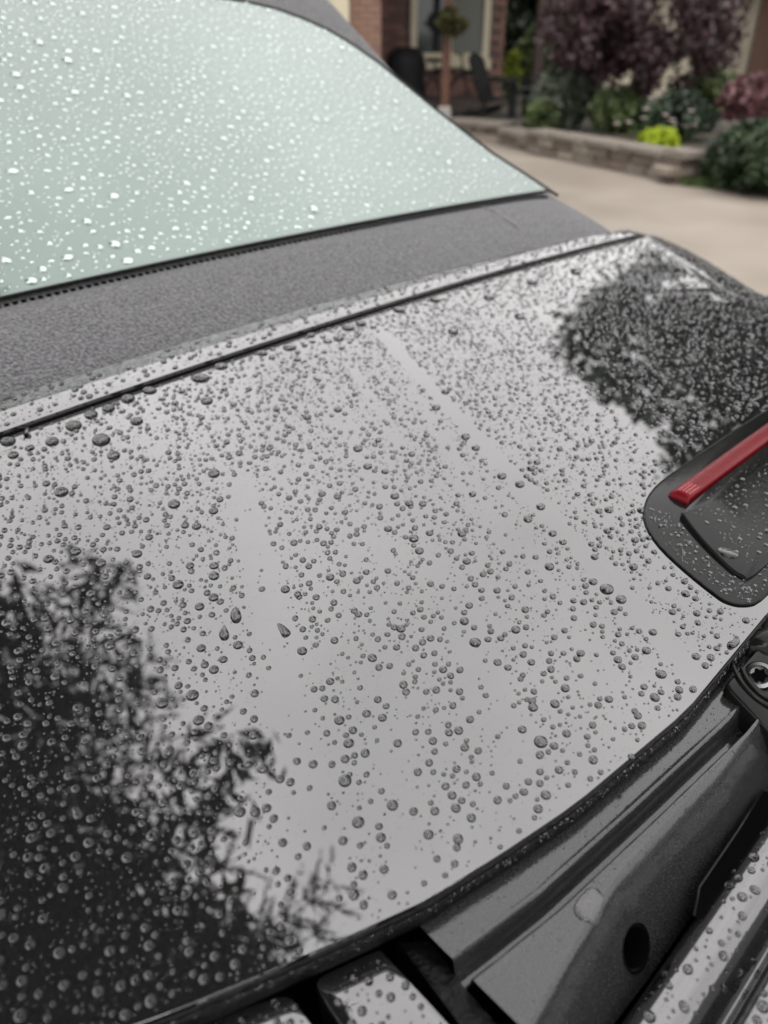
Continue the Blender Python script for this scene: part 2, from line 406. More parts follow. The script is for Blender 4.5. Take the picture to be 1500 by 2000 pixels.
# ---- bracket with a star-drive bolt
bx = hit(1475,1345, lambda x,y: zlid(x,y)-.02)[0]
br = empty('tmp')
bpy.data.objects.remove(br)
def arcpoly(cx, cy, pts): return [(cx+px_, cy+py_) for px_, py_ in pts]
zbk = lambda x,y: zlid(-.215,-.51)-.006 - .35*(-.512-y)
outl = []
for (cx,cy,a0,a1,r) in [(-.236,-.522,90,180,.004),(-.238,-.552,180,270,.006),(-.192,-.552,270,360,.004),(-.192,-.522,0,90,.004)]:
    for k in range(5):
        q = math.radians(a0+(a1-a0)*k/4); outl.append((cx+r*math.cos(q), cy+r*math.sin(q)))
b = MB().slab(outl, zbk, lambda x,y: ZL-.085, .003, .003); brk = b.build('hinge_bracket', M['plastic'], car, smooth=True, angle=45, label='black plastic bracket beside the lid edge')
for r in (.016,.021):
    b = MB(); L = [(-.212+r*math.cos(q)*.95, -.532+r*math.sin(q), 0) for q in np.linspace(math.radians(120),math.radians(275),16)]
    b.tube([(x,y,zbk(x,y)+.0006) for x,y,_ in L], .0012, 6); b.build('ridge', M['plastic'], brk, smooth=True)
bc = Vector((bx.x, bx.y, zbk(bx.x,bx.y)))
Bm = Matrix.Translation(bc) @ Matrix.Rotation(math.radians(8),4,'X') @ Matrix.Rotation(math.radians(-34),4,'Y') @ Matrix.Scale(1.35,4)
b = MB().lathe([(.0062,-.004),(.0062,.0015),(.0055,.0026),(.0040,.003),(.0038,.0018),(.0,.0014)], 24, Bm); bolt = b.build('bolt', M['steel'], brk, smooth=True, angle=40, label='round bolt head with star recess')
b = MB(); L = []
for k in range(12):
    rr = .0034 if k % 2 == 0 else .0022; L.append(Bm @ Vector((rr*math.cos(k*math.pi/6), rr*math.sin(k*math.pi/6), .0024)))
b.add(L, [tuple(range(12))]); b.build('star_recess', M['gap'], bolt)
b = MB().lathe([(.018,-.01),(.018,.004),(.014,.008),(.008,.009),(.0,.007)], 28, Matrix.Translation((-.182,-.512,zlid(-.2,-.51)-.014)) @ Matrix.Rotation(math.radians(-15),4,'X')); b.build('rubber_buffer', M['plastic'], brk, smooth=True, angle=50)

# ---- trunk lid: rolled front edge, valley, then the lid itself
TP = [(-.5640,-.110),(-.5648,-.074),(-.5665,-.0640),(-.5690,-.0585),(-.5725,-.0555),(-.5765,-.0545),(-.5810,-.0550),(-.5850,-.0568),(-.5885,-.0600),(-.5915,-.0640),(-.5940,-.0675),(-.5958,-.0660),(-.5972,-.0590),(-.5990,-.0530),(-.6020,-.0500),(-.6080,-.0485),(-.63,-.047),(-.68,-.048),(-.76,-.053),(-.86,-.064),(-.95,-.08),(-1.0,-.095),(-1.03,-.12),(-1.05,-.18)]
def spline(P, m=4):
    o_ = []
    for i in range(len(P)-1):
        p0,p1,p2,p3 = (Vector(P[max(0,i-1)]),Vector(P[i]),Vector(P[i+1]),Vector(P[min(len(P)-1,i+2)]))
        for j in range(m):
            t = j/m; o_.append(tuple(.5*((2*p1)+(p2-p0)*t+(2*p0-5*p1+4*p2-p3)*t*t+(3*p1-p0-3*p2+p3)*t**3)))
    return o_+[tuple(P[-1])]
TP = spline(TP)
def trP(u, k):
    x = -.60+1.2*u; y, z = TP[k]; e = max(0, abs(x)-.45); return (x, y+ .35*e*e*(1 if y>-.7 else 1.2), ZL+z-.05*x*x-.9*e*e)
b = MB(); NU = 90
b.v = [trP(i/NU, k) for k in range(len(TP)) for i in range(NU+1)]
b.f = [(k*(NU+1)+i+1, k*(NU+1)+i, (k+1)*(NU+1)+i, (k+1)*(NU+1)+i+1) for k in range(len(TP)-1) for i in range(NU)]
b.v = [tuple(p) for p in b.v]
trunk = b.build('trunk_lid', M['paint'], car, smooth=True, label='glossy trunk lid with rolled front edge and drops')
# folded plastic cover in the channel by the trunk lid
b = MB(); L0 = [hit(px_,py_,lambda x,y: ZL-.066)[0] for px_,py_ in [(1490,1545),(1440,1625),(1365,1735),(1355,1790)]]
L1 = [p+Vector((.006,-.014,.002)) for p in L0]
b.add(L0+L1, [(0,1,5,4),(1,2,6,5),(2,3,7,6)]); cv = b.build('channel_cover', M['gap'], car, label='folded black plastic cover in the channel')
for L in (L0,):
    b = MB(); b.tube([p+Vector((0,0,.0006)) for p in L], .0007, 6); b.build('fold', M['plastic'], cv, smooth=True)

# ---- two bevelled glossy corner plates and the wet strip beside them
zC = lambda x,y: zlid(-.47,-.485)-.0175 + .02*(y+.485)
def roundpoly(P, r, n=5):
    out_ = []; k = len(P)
    for i in range(k):
        p = Vector(P[i][:2]); a = (Vector(P[i-1][:2])-p).normalized(); c = (Vector(P[(i+1) % k][:2])-p).normalized()
        ri = r[i] if isinstance(r, (list,tuple)) else r
        for j in range(n):
            s_ = j/(n-1); out_.append(tuple(p + a*ri*(1-s_)**2 + c*ri*s_**2))
    return out_
PC = [(-.4675,-.4815),(-.4935,-.4685),(-.5000,-.4860),(-.497,-.60),(-.458,-.60),(-.4580,-.5350)]
PC = [(-.4675,-.4815),(-.4935,-.4685),(-.4985,-.482),(-.4890,-.60),(-.4490,-.60)]
PC = [hit(px_,py_,zC)[0] for px_,py_ in [(741,1852),(611,1913),(640,1965),(1060,2560),(1250,2400)]]
b = MB().slab(roundpoly([tuple(p) for p in PC][::-1], [.004,.004,.004,.005,.002]), zC, lambda x,y: ZL-.09, .0011, .001)
c1 = b.build('corner_plate', M['paint'], car, smooth=True, angle=60, label='glossy plate with bright bevelled edge beside the gutter')
PD = [hit(px_,py_,zC)[0] for px_,py_ in [(563,1938),(372,2003),(560,2300),(860,2330)]]
b = MB().slab(roundpoly([tuple(p) for p in PD][::-1], [.004,.004,.004,.005]), zC, lambda x,y: ZL-.09, .0011, .001)
c2 = b.build('corner_plate', M['paint'], car, smooth=True, angle=60, label='glossy dark plate with bright bevelled edge under the lid corner')
zS = lambda x,y: zC(x,y)-.008
PS = [hit(px_,py_,zS)[0] for px_,py_ in [(775,1838),(835,1832),(905,1925),(1330,2400),(1230,2450)]]
b = MB().slab([tuple(p)[:2] for p in PS][::-1], zS, lambda x,y: ZL-.1, .002, .002)
b.build('wet_strip', M['rubber'], car, smooth=True, angle=50, label='wet black strip between plate and gutter')

# ---- high brake light pod on the lid
def zp(d): return lambda x,y: zlid(x,y)+d
half = [(0,-.392),(-.06,-.3922),(-.10,-.394),(-.128,-.402),(-.148,-.415),(-.163,-.434),(-.174,-.458),(-.182,-.482),(-.183,-.491),(-.178,-.499),(-.165,-.5035),(-.12,-.5035),(-.06,-.5035),(0,-.5035)]
pod = half + [(-x,y) for x,y in half[-2:0:-1]]
pod = pod[::-1]
def smoothloop(P, m=3):
    o_ = []; k_ = len(P)
    for i in range(k_):
        p0,p1,p2,p3 = (Vector(P[(i+j) % k_]) for j in (-1,0,1,2))
        for j in range(m):
            t = j/m; o_.append(tuple(.5*((2*p1)+(p2-p0)*t+(2*p0-5*p1+4*p2-p3)*t*t+(3*p1-p0-3*p2+p3)*t**3)))
    return o_
pod = smoothloop(pod)
b = MB().slab(pod, zp(.0008), zp(-.002), .0006, .0004)
bl = b.build('brake_light', M['plastic'], car, smooth=True, angle=40, label='high brake light set in a glossy black pod')
b = MB(); b.tube([(x,y,zlid(x,y)+.0008) for x,y in pod], .0007, 8, closed=True); b.build('rim', M['rubber'], bl, smooth=True)
# cover plate: higher at the lamp, falling to the rear
zpl = lambda x,y: zlid(x,y) + .0050 + .03*(y+.428) 
hp = [(0,-.4235),(-.08,-.424),(-.118,-.426),(-.1235,-.429),(-.140,-.452),(-.153,-.476),(-.155,-.486),(-.148,-.491),(-.08,-.493),(0,-.493)]
pl = hp + [(-x,y) for x,y in hp[-2:0:-1]]
b = MB().slab(smoothloop(pl[::-1]), zpl, zp(.0005), .0016, .0016); b.build('cover_plate', M['plastic'], bl, smooth=True, angle=50, label='dark glossy cover plate behind the red lens')
# red lens bar
b = MB(); sec = [(-.4218,.001),(-.4218,.0062),(-.4205,.0074),(-.4160,.0078),(-.4110,.0072),(-.4078,.0054),(-.4064,.0033),(-.4060,.001)]
xl = [-.1030,-.1025,-.1012,-.0988,-.0950] + list(np.linspace(-.09,.09,13)) + [.0950,.0988,.1012,.1025,.1030]
b.v = [(x, sy + 0, zlid(x,sy)+sz*(1 if abs(x) < .0988 else math.sqrt(max(.12,1-((abs(x)-.0988)/.0044)**2)))) for x in xl for sy,sz in sec]
m_ = len(sec); b.f = [(i*m_+k, i*m_+k+1, (i+1)*m_+k+1, (i+1)*m_+k) for i in range(len(xl)-1) for k in range(m_-1)]
b.f += [tuple(range(m_)), tuple((len(xl)-1)*m_+k for k in range(m_))[::-1]]
b.build('lens', M['lens'], bl, smooth=True, angle=50, label='long unlit red lens')
# reflector cells at the lens end
b = MB()
for i in range(7):
    for j in range(4):
        x = -.0985+i*.0022; y = -.4195+j*.0026
        b.lathe([(.0011,.0),(.0008,.0006),(0,.0009)], 5, Matrix.Translation((x, y, zlid(x,y)+lerp([-.4205,-.4160,-.4110,-.4078],[.0074,.0078,.0072,.0054],y)-.0002)))
b.build('reflector_cells', mat('red_cells',(.22,.004,.008),.15,coat=.5), bl, smooth=True, label='small bright red cells at the lens end')

# ------------------------------------------------------------------ raindrops
def dome(ns, nr, base=True):
    V = []; F = []
    for j in range(nr):
        a = (j/nr)*math.pi/2*1.0
        r = math.cos(a)**.92; z = math.sin(a)
        if j == 0: z = -.04
        V += [(r*math.cos(2*math.pi*k/ns), r*math.sin(2*math.pi*k/ns), z) for k in range(ns)]
    V.append((0,0,1)); top_ = len(V)-1
    for j in range(nr-1):
        for k in range(ns):
            F += [(j*ns+k, j*ns+(k+1) % ns, (j+1)*ns+(k+1) % ns), (j*ns+k, (j+1)*ns+(k+1) % ns, (j+1)*ns+k)]
    for k in range(ns): F.append(((nr-1)*ns+k, (nr-1)*ns+(k+1) % ns, top_))
    if not base: return np.array(V), np.array(F), np.zeros(len(F), int)
    nf = len(F); b0 = len(V)                     # the wetted paint under the drop
    V += [(.985*math.cos(2*math.pi*k/ns), .985*math.sin(2*math.pi*k/ns), .03) for k in range(ns)] + [(0,0,.03)]
    F += [(b0+k, b0+(k+1) % ns, b0+ns) for k in range(ns)]
    return np.array(V), np.array(F), np.array([0]*nf+[1]*ns)
DOMES = [dome(5,2,False), dome(7,3), dome(11,4), dome(16,6)]
class Scatter:
    def __init__(s, cell): s.c = cell; s.g = {}
    def ok(s, x, y, r, gap):
        cx, cy = int(x//s.c), int(y//s.c)
        for i in range(cx-1, cx+2):
            for j in range(cy-1, cy+2):
                for (a,b_,q) in s.g.get((i,j), ()):
                    if (a-x)**2+(b_-y)**2 < (q+r+gap)**2: return False
        return True
    def put(s, x, y, r): s.g.setdefault((int(x//s.c), int(y//s.c)), []).append((x,y,r))
DROPS = []      # (surface, x, y, z, normal, rx, ry, h, yaw)
def pushd(surf, zf, x, y, rx, ry=None, h=.8, yaw=0): DROPS.append((surf, Vector((x,y,zf(x,y))), surfn(zf,x,y), rx, ry or rx, h*min(rx,ry or rx), yaw))
# wiped streaks, as lines on the lid
def seg(p0, p1, w0, w1, k):
    a = hit(*p0, zlid)[0]; c = hit(*p1, zlid)[0]; return (a.x,a.y,c.x,c.y,w0,w1,k)
STRK = [seg((735,640),(1370,1330),.0085,.0085,1.0), seg((470,930),(520,1150),.009,.012,.92), seg((520,1150),(640,1830),.012,.013,.85), seg((690,720),(790,880),.005,.006,.8), seg((820,1000),(960,1400),.006,.008,.7),
        seg((1060,600),(1290,890),.012,.014,.75), seg((700,1000),(760,1100),.006,.006,.7), seg((960,930),(1200,1330),.005,.007,.6), seg((640,760),(770,1010),.006,.008,.7), seg((800,760),(1010,1080),.007,.008,.7), seg((900,1150),(1010,1520),.009,.010,.75), seg((740,1250),(800,1700),.008,.009,.6)]
def streak(x, y):
    m = 0
    for (x0,y0,x1,y1,w0,w1,k) in STRK:
        dx,dy = x1-x0,y1-y0; t = ((x-x0)*dx+(y-y0)*dy)/(dx*dx+dy*dy)
        if -.02 < t < 1.02:
            t = max(0,min(1,t)); d = math.hypot(x-x0-dx*t, y-y0-dy*t); w = w0+(w1-w0)*t
            m = max(m, k*max(0,min(1,(w*1.15-d)/(w*.3))))
    return m
def inpod(x, y, e=.003):
    if y > -.39+e or y < -.506-e: return False
    lim = lerp([-.51,-.491,-.482,-.458,-.434,-.415,-.402,-.394,-.39],[.18,.184,.182,.174,.163,.148,.128,.105,.08], y); return abs(x) < lim+e
sc = Scatter(.012)
BIG = [(198,860,34),(391,739,36),(144,832,30),(10,857,28),(102,863,25),(222,890,24),(178,810,25),(212,798,24),(239,772,26),(292,763,28),(267,823,24),(404,783,23),(120,961,26),(26,889,20),(340,985,23),(418,925,22),(417,998,18),(384,1028,18),(418,1105,18),(418,1125,20),(348,1142,21),(371,1105,16),(417,1167,19),(390,1185,18),(465,1260,19),(393,1266,18),(436,1288,17),(95,1092,20),(148,1077,20),(268,1082,19),(197,1100,20),(178,1160,19),(376,1358,24),(388,1407,22),(317,1373,24),(663,1407,20),(674,1525,25),(418,1308,19),(495,1436,18),(297,1634,24),(928,1255,22),(953,1249,14),(978,1247,14),(992,1304,15),(1134,1276,16),(1291,1317,21),(1041,1382,19),(1056,1449,26),(1082,1457,17),(1020,1425,17),(1092,1504,17),(1066,1553,20),(1051,1580,18),(1032,1527,15),(1189,1366,16),(1185,1151,26),(1213,1171,20),(699,876,18),(718,911,17),(752,921,15),(771,969,17),(799,983,16),(808,1052,19),(758,1033,16),(819,1076,17),(839,1041,15),(980,930,18),(1015,946,18),(1056,990,17),(1031,1014,17),(1079,1042,16),(1099,1059,15),(1073,1107,18),(902,1042,17),(783,1228,18),(700,1200,15),(852,796,16),(909,853,17),(929,875,16),(1037,915,16),(1189,996,17),(1253,997,17),(1240,1055,15),(1186,1037,15),(1339,1160,17),(1161,1088,15),(744,1636,19),(837,1630,20),(750,1698,18),(766,1748,18),(888,1687,15),(670,1642,18),(747,1402,17),(645,1331,16),(745,1545,13),(1275,1235,16),(1233,1478,14),(930,1260,12),(566,679,26),(680,640,26),(705,632,22),(662,661,22),(640,667,18),(512,690,22),(780,606,24),(850,586,22),(955,581,22),(1015,618,20),(432,716,26),(600,652,18),(885,648,20),(1040,552,22),(1125,530,22),(870,765,16),(886,650,18),(660,800,16),(600,815,16),(540,800,14),(456,790,14),(486,760,13)]
for px_, py_, d in BIG:
    p, t = hit(px_, py_, zlid)
    if p is None: continue
    r = d*.5*t/FPX*1.05
    asp = 1.0
    if py_ < 770 and yfront(p.x)-p.y < .05: asp = random.uniform(.7,.9)
    if inpod(p.x,p.y) : continue
    p.y = min(p.y, yfront(p.x)-r*asp-.0012)
    sc.put(p.x, p.y, r); pushd('lid', zlid, p.x, p.y, r, r*asp*random.uniform(.93,1.0), random.uniform(.62,.75), ANG*0+random.uniform(-.2,.2)-ANG)
for px_, py_, d in ((555,1231,34),(461,1202,34),(438,1237,32),(1432,1256,34),(53,845,30),(1225,1190,1)):
    p, t = hit(px_, py_, zlid); sc.put(p.x, p.y, d*.5*t/FPX)
def scatter_lid(N, rfun, gap, h, tries, clear):
    c = 0
    for _ in range(tries):
        if c >= N: break
        x = random.uniform(-.635,.635); yf = yfront(x); yr = yrear(x)
        y = yr + (yf-yr)*random.random()
        r = rfun(x, y)
        if y > yf-r-.001 or y < yr+r+.001: continue
        if inpod(x, y): continue
        if random.random() < streak(x, y)*clear: continue
        # loose patches: drops thin out in some areas
        pn = .5+.5*math.sin(x*31+2*math.sin(y*23))*math.sin(y*27+1.7*math.sin(x*19))
        if random.random() > .68+.32*pn: continue
        if not sc.ok(x, y, r, gap) and (random.random() > .05 or not sc.ok(x, y, r*.3, -.3*r)): continue
        sc.put(x, y, r); c += 1
        pushd('lid', zlid, x, y, r, r*random.uniform(.88,1.0), h*random.uniform(.9,1.1), random.uniform(0,6.28))
    return c
for _ in range(260):          # fat beads held along the front edge of the lid
    x = random.uniform(-.6,.6); r = random.uniform(.0024,.0040); y = yfront(x)-r-.002-.045*random.random()**1.6
    if sc.ok(x, y, r, .004): sc.put(x, y, r); pushd('lid', zlid, x, y, r, r*random.uniform(.68,.95), .68, random.uniform(-.4,.4))
scatter_lid(380, lambda x,y: random.uniform(.0021,.0030), .0012, .72, 8000, 1)
scatter_lid(7200, lambda x,y: .0012+.0012*random.random()**1.3, .00045, .8, 110000, 1)
scatter_lid(14500, lambda x,y: .0004+.0005*random.random()**1.5, .0003, .8, 120000, 1)
scatter_lid(12000, lambda x,y: random.uniform(.00018,.00036), .00015, .75, 40000, .8)
# strip in front of the lid
st = Scatter(.012)
for N, r0, r1 in ((270,.0018,.0034),(600,.0007,.0013),(1300,.0003,.0006)):
    c = 0
    for _ in range(N*8):
        if c >= N: break
        x = random.uniform(-.605,.605); y = random.uniform(yfront(x)+.007, .054); r = random.uniform(r0,r1)
        if not st.ok(x,y,r,.0008): continue
        st.put(x,y,r); c += 1; pushd('strip', trimz, x, y, r, r*random.uniform(.75,1), .7, random.uniform(0,.6))
# rear window: flatter, wider drops
wn_ = Scatter(.02); zwin = lambda x,y: zgl(x,y)+.002
for N, r0, r1, gap in ((240,.0046,.0072,.002),(1500,.0024,.0046,.0013),(2600,.0010,.0022,.0006)):
    c = 0
    for _ in range(N*10):
        if c >= N: break
        y = random.uniform(.19,YT-.006); w = gw(y)-.008; x = random.uniform(-w, w); r = r0+(r1-r0)*random.random()**1.6
        if not wn_.ok(x,y,r,gap): continue
        wn_.put(x,y,r); c += 1; pushd('window', zwin, x, y, r, r*random.uniform(.38,.85), random.uniform(.35,.6), random.uniform(-.9,.1))
# brake light plate and pod floor
pp = Scatter(.012)
for N, r0, r1 in ((60,.0014,.0022),(260,.0006,.0012),(420,.0003,.0005)):
    c = 0
    for _ in range(N*20):
        if c >= N: break
        x = random.uniform(-.15,.15); y = random.uniform(-.487,-.428); r = random.uniform(r0,r1)
        if abs(x) > lerp([-.49,-.43],[.148,.118], y): continue
        if not pp.ok(x,y,r,.0008): continue
        pp.put(x,y,r); c += 1; pushd('pod', zpl, x, y, r, r*random.uniform(.7,1), .75, random.uniform(0,6))
for _ in range(5200):
    x = random.uniform(-.178,.178); y = random.uniform(-.5,-.398); r = .0003+.0012*random.random()**2.5
    if not inpod(x,y,-.005) or (y > -.425 and abs(x) < .122) or (y > -.492 and abs(x) < lerp([-.492,-.476,-.452,-.43,-.424],[.155,.157,.146,.128,.122], y)): continue
    pushd('pod', zp(.0008), x, y, r, r, .8, 0)
zle = lambda x,y: zlid(x,y)+lerp([-.4205,-.4160,-.4110,-.4078],[.0074,.0078,.0072,.0054],y)
for _ in range(60):
    x = random.uniform(-.08,.09); y = random.uniform(-.4195,-.4095); r = .0003+.0008*random.random()**2
    pushd('lens', zle, x, y, r, r*.9, .6, 0)
# trunk lid roll, plates
def ztr(x, y): 
    ys = [p[0] for p in TP[1:]][::-1]; zs = [p[1] for p in TP[1:]][::-1]; return ZL + lerp(ys, zs, y) - .05*x*x - .9*max(0,abs(x)-.45)**2
tt = Scatter(.012)
for N, r0, r1 in ((520,.0014,.0027),(1100,.0006,.0012),(1900,.0002,.0005)):
    c = 0
    for _ in range(N*8):
        if c >= N: break
        x = random.uniform(-.5,.2); y = random.uniform(-.66,-.568); r = random.uniform(r0,r1)
        if -.6 < y < -.593: continue
        if not tt.ok(x,y,r,.0008): continue
        tt.put(x,y,r); c += 1; pushd('trunk', ztr, x, y, r, r*random.uniform(.8,1), .8, random.uniform(0,6))
def inpoly(P, x, y):
    c = False; k = len(P)
    for i in range(k):
        a, q = P[i], P[i-1]
        if (a[1] > y) != (q[1] > y) and x < (q[0]-a[0])*(y-a[1])/(q[1]-a[1])+a[0]: c = not c
    return c
for P, nn in ((PC, 1), (PD, 1)):
    P2 = [(p.x,p.y) for p in P]; cxx = sum(p[0] for p in P2)/len(P2); cyy = sum(p[1] for p in P2)/len(P2)
    Pin = [(p[0]+(cxx-p[0])*.08, p[1]+(cyy-p[1])*.08) for p in P2]; cs = Scatter(.012)
    for N, r0, r1 in ((40,.0010,.0020),(120,.0003,.0008)):
        for _ in range(N*4):
            x = random.uniform(min(p[0] for p in Pin), max(p[0] for p in Pin)); y = random.uniform(min(p[1] for p in Pin), max(p[1] for p in Pin)); r = random.uniform(r0,r1)
            if inpoly(Pin,x,y) and cs.ok(x,y,r,.001): cs.put(x,y,r); pushd('plate', zC, x, y, r, r, .8, 0)
# gutter and seal: thin scatter of small beads
for _ in range(1600):
    x = random.uniform(-.45,.2); y = random.uniform(-.56, yrear(x)-.003); r = random.uniform(.0002,.0007)
    if abs(y-ygro(x)) < .006 or (Vector((x,y))-HC).length < .013: continue
    pushd('gutter', ztgut, x, y, r, r*.8, .5, random.uniform(0,6))
for _ in range(900):
    x = random.uniform(-.6,.2); r = random.uniform(.0003,.0011); y = yrear(x)-random.uniform(-.001,.0022)
    zf = lambda X,Y: zlid(X,yrear(X))-.0105+math.sqrt(max(1e-8,.0058**2-(Y-yrear(X)-.0032)**2))
    pushd('seal', zf, x, y, r, r*.8, .6, random.uniform(0,6))
# ---- the 300 that show largest stand as single drops, the rest are one mass per surface
cloc = CINV @ Vector((0,0,CAMZ)); cfw = CINV.to_3x3() @ Vector((0, math.cos(PITCH), -math.sin(PITCH)))
cup = CINV.to_3x3() @ Vector((0, math.sin(PITCH), math.cos(PITCH))); crt = CINV.to_3x3() @ Vector((1,0,0))
def screen(p):
    d = p-cloc; w = d.dot(cfw)
    if w < .02: return None
    return 750+FPX*d.dot(crt)/w, 1000-FPX*d.dot(cup)/w, w
rank = []
for i, D in enumerate(DROPS):
    q = screen(D[1])
    if q and 0 < q[0] < 1500 and 0 < q[1] < 2000: rank.append((math.sqrt(D[3]*D[4])/q[2], i))
rank.sort(reverse=True)
single = set(i for _, i in rank[:292])
dm = {}
Vd, Fd, Id = DOMES[3]
for w_ in ('water','glass_water'): dm[w_] = npmesh('raindrop', Vd, Fd, M[w_], True, M['under' if w_ == 'water' else 'glass'], Id)
TXT = {'row':('fat raindrop in the row along the lid gap below the soft top','raindrops along the lid gap'),
 'rear':('raindrop beaded near the curved rear edge of the deck lid','raindrops near the rear lid edge'),
 'dark':('raindrop over the dark conifer reflection in the lower left of the lid','raindrops over the conifer reflection'),
 'beyond':('raindrop on the lid between the long clear streak and the brake light','raindrops beyond the clear streak'),
 'near':('raindrop on the pale left part of the lid beside the conifer reflection','raindrops on the left of the lid'),
 'middle':('raindrop on the pale middle of the lid before the long clear streak','raindrops in the middle of the lid'),
 'strip':('raindrop on the narrow painted strip between lid and soft top','raindrops on the painted strip'),
 'window':('bright oval raindrop on the mint rear window','raindrops on the rear window'),
 'pod':('raindrop on the dark cover plate behind the red brake lens','raindrops on the brake light plate'),
 'trunk':('raindrop on the rolled trunk lid edge in the lower right corner','raindrops on the trunk lid'),
 'plate':('raindrop on one of the glossy corner plates at the bottom edge','raindrops on the corner plates'),
 'lens':('tiny raindrop on the red brake lens','raindrops on the lens'), 'gutter':('small raindrop on the grey gutter panel','raindrops on the gutter'), 'seal':('small raindrop on the black lid seal','raindrops on the seal')}
def single_drop(me, Mx, sx, sy, sz, label, group):
    o = bpy.data.objects.new('raindrop', me); C.objects.link(o)
    o.matrix_world = Mx @ Matrix.Diagonal((sx, sy, sz, 1)); tag(o, label, 'raindrop', group); return o
rest = {}
for i, D in enumerate(DROPS):
    surf, P, Nn, rx, ry, h, yaw = D
    fm = frame(P, Nn, yaw)
    if i in single:
        key = surf
        if surf == 'lid':
            q = screen(P); sx_ = 735+(q[1]-640)*.92
            if yfront(P.x)-P.y < .035: key = 'row'
            elif P.y-yrear(P.x) < .05: key = 'rear'
            elif q[0] < (q[1]-1080)*.85: key = 'dark'
            elif q[0] > sx_: key = 'beyond'
            elif q[0] < 540+(q[1]-1100)*.12: key = 'near'
            else: key = 'middle'
        single_drop(dm['glass_water' if surf == 'window' else 'water'], CARM @ fm, rx, ry, h, *TXT[key])
    else: rest.setdefault(surf, []).append((fm, rx, ry, h))
for surf, L in rest.items():
    VV = []; FF = []; II = []; nvt = 0
    for fm, rx, ry, h in L:
        Vd, Fd, Id = DOMES[0] if rx < .00045 else DOMES[1] if (rx < .0012 or surf == 'window') else DOMES[2]
        A_ = np.array(fm.to_3x3()); v = (Vd*np.array([rx,ry,h])) @ A_.T + np.array(fm.translation)
        VV.append(v); FF.append(Fd+nvt); II.append(Id); nvt += len(v)
    me = npmesh('small_raindrops', np.concatenate(VV), np.concatenate(FF), M['glass_water' if surf == 'window' else 'water'], True, M['glass' if surf == 'window' else 'lens' if surf == 'lens' else 'under'], np.concatenate(II))
    o = link('small_raindrops', me, None, label={'lid':'countless small raindrops beading over the black deck lid','strip':'small raindrops along the painted strip below the soft top','window':'small bright raindrops all over the rear window','pod':'small raindrops on the brake light pod','trunk':'small raindrops on the trunk lid edge','plate':'small raindrops on the corner plates','lens':'tiny raindrops on the red brake lens','gutter':'fine raindrops on the grey gutter panel','seal':'fine raindrops on the black lid seal'}[surf], cat='raindrops', kind='stuff')
    o.matrix_world = CARM
# drops with a shape of their own
def blob(name_label, outline_px, h, zf, surf_mat='water', base=True):
    pts = [hit(px_,py_,zf)[0] for px_,py_ in outline_px]; n_ = len(pts)
    pts = [Vector((p.x,p.y)) for p in pts]
    if sum(pts[i-1].x*pts[i].y-pts[i].x*pts[i-1].y for i in range(n_)) < 0: pts.reverse()
    # smooth closed curve
    cur = []
    for i in range(n_):
        p0,p1,p2,p3 = pts[i-1],pts[i],pts[(i+1) % n_],pts[(i+2) % n_]
        for t in (0,.25,.5,.75):
            cur.append(.5*((2*p1)+(p2-p0)*t+(2*p0-5*p1+4*p2-p3)*t*t+(3*p1-p0-3*p2+p3)*t**3))
    c = sum(cur, Vector((0,0)))/len(cur); k = len(cur); V = []; F = []
    R_ = 5
    for j in range(R_):
        a = j/R_*math.pi/2; s_ = math.cos(a)**.8; z = math.sin(a)*h if j else -.0001
        for p in cur:
            q = c+(p-c)*s_; V.append((q.x,q.y,zf(q.x,q.y)+z))
    V.append((c.x,c.y,zf(c.x,c.y)+h))
    for j in range(R_-1):
        for i in range(k): F.append((j*k+i, j*k+(i+1) % k, (j+1)*k+(i+1) % k, (j+1)*k+i))
    for i in range(k): F.append(((R_-1)*k+i, (R_-1)*k+(i+1) % k, R_*k))
    nf = len(F); b0 = len(V)
    for p in cur:
        q = c+(p-c)*.99; V.append((q.x,q.y,zf(q.x,q.y)+.00006))
    V.append((c.x,c.y,zf(c.x,c.y)+.00006))
    if base: F += [(b0+i, b0+(i+1) % k, b0+k) for i in range(k)]
    me = bpy.data.meshes.new('raindrop'); me.from_pydata(V, [], F); me.polygons.foreach_set('use_smooth', [True]*len(F)); me.materials.append(M[surf_mat]); me.materials.append(M['under'])
    me.polygons.foreach_set('material_index', [0]*nf+[1]*(len(F)-nf))
    o = link('raindrop', me, None, label=name_label, cat='raindrop', group='oddly shaped raindrops'); o.matrix_world = CARM; return o
blob('wedge shaped raindrop alone in the clear streak of the deck lid', [(541,1219),(553,1222),(568,1236),(560,1244),(552,1243),(546,1232)], .0022, zlid)
blob('larger teardrop raindrop just left of the wedge shaped drop', [(461,1188),(469,1195),(472,1206),(467,1214),(456,1215),(450,1206),(453,1194)], .0032, zlid)
blob('small teardrop raindrop with a pointed neck below the larger teardrop', [(439,1223),(443,1229),(448,1240),(444,1248),(433,1249),(428,1240),(434,1229)], .0030, zlid)
blob('kidney shaped raindrop at the lid edge beside the bolt bracket', [(1420,1257),(1429,1254),(1433,1244),(1441,1244),(1445,1254),(1440,1262),(1428,1269),(1421,1266)], .0022, zlid)
blob('peanut shaped raindrop near the left end of the lid gap', [(45,834),(55,833),(60,838),(57,846),(62,853),(54,856),(46,853),(48,844)], .0022, zlid)
blob('long oval pool of water on the brake light cover plate', [(1399,1074),(1410,1070),(1428,1075),(1442,1083),(1440,1090),(1425,1091),(1408,1085)], .0018, zpl)
blob('flat clear water patch on the gutter beside the groove', [(1125,1760),(1155,1733),(1175,1745),(1178,1775),(1165,1808),(1140,1800),(1122,1785)], .0011, ztgut, base=False)

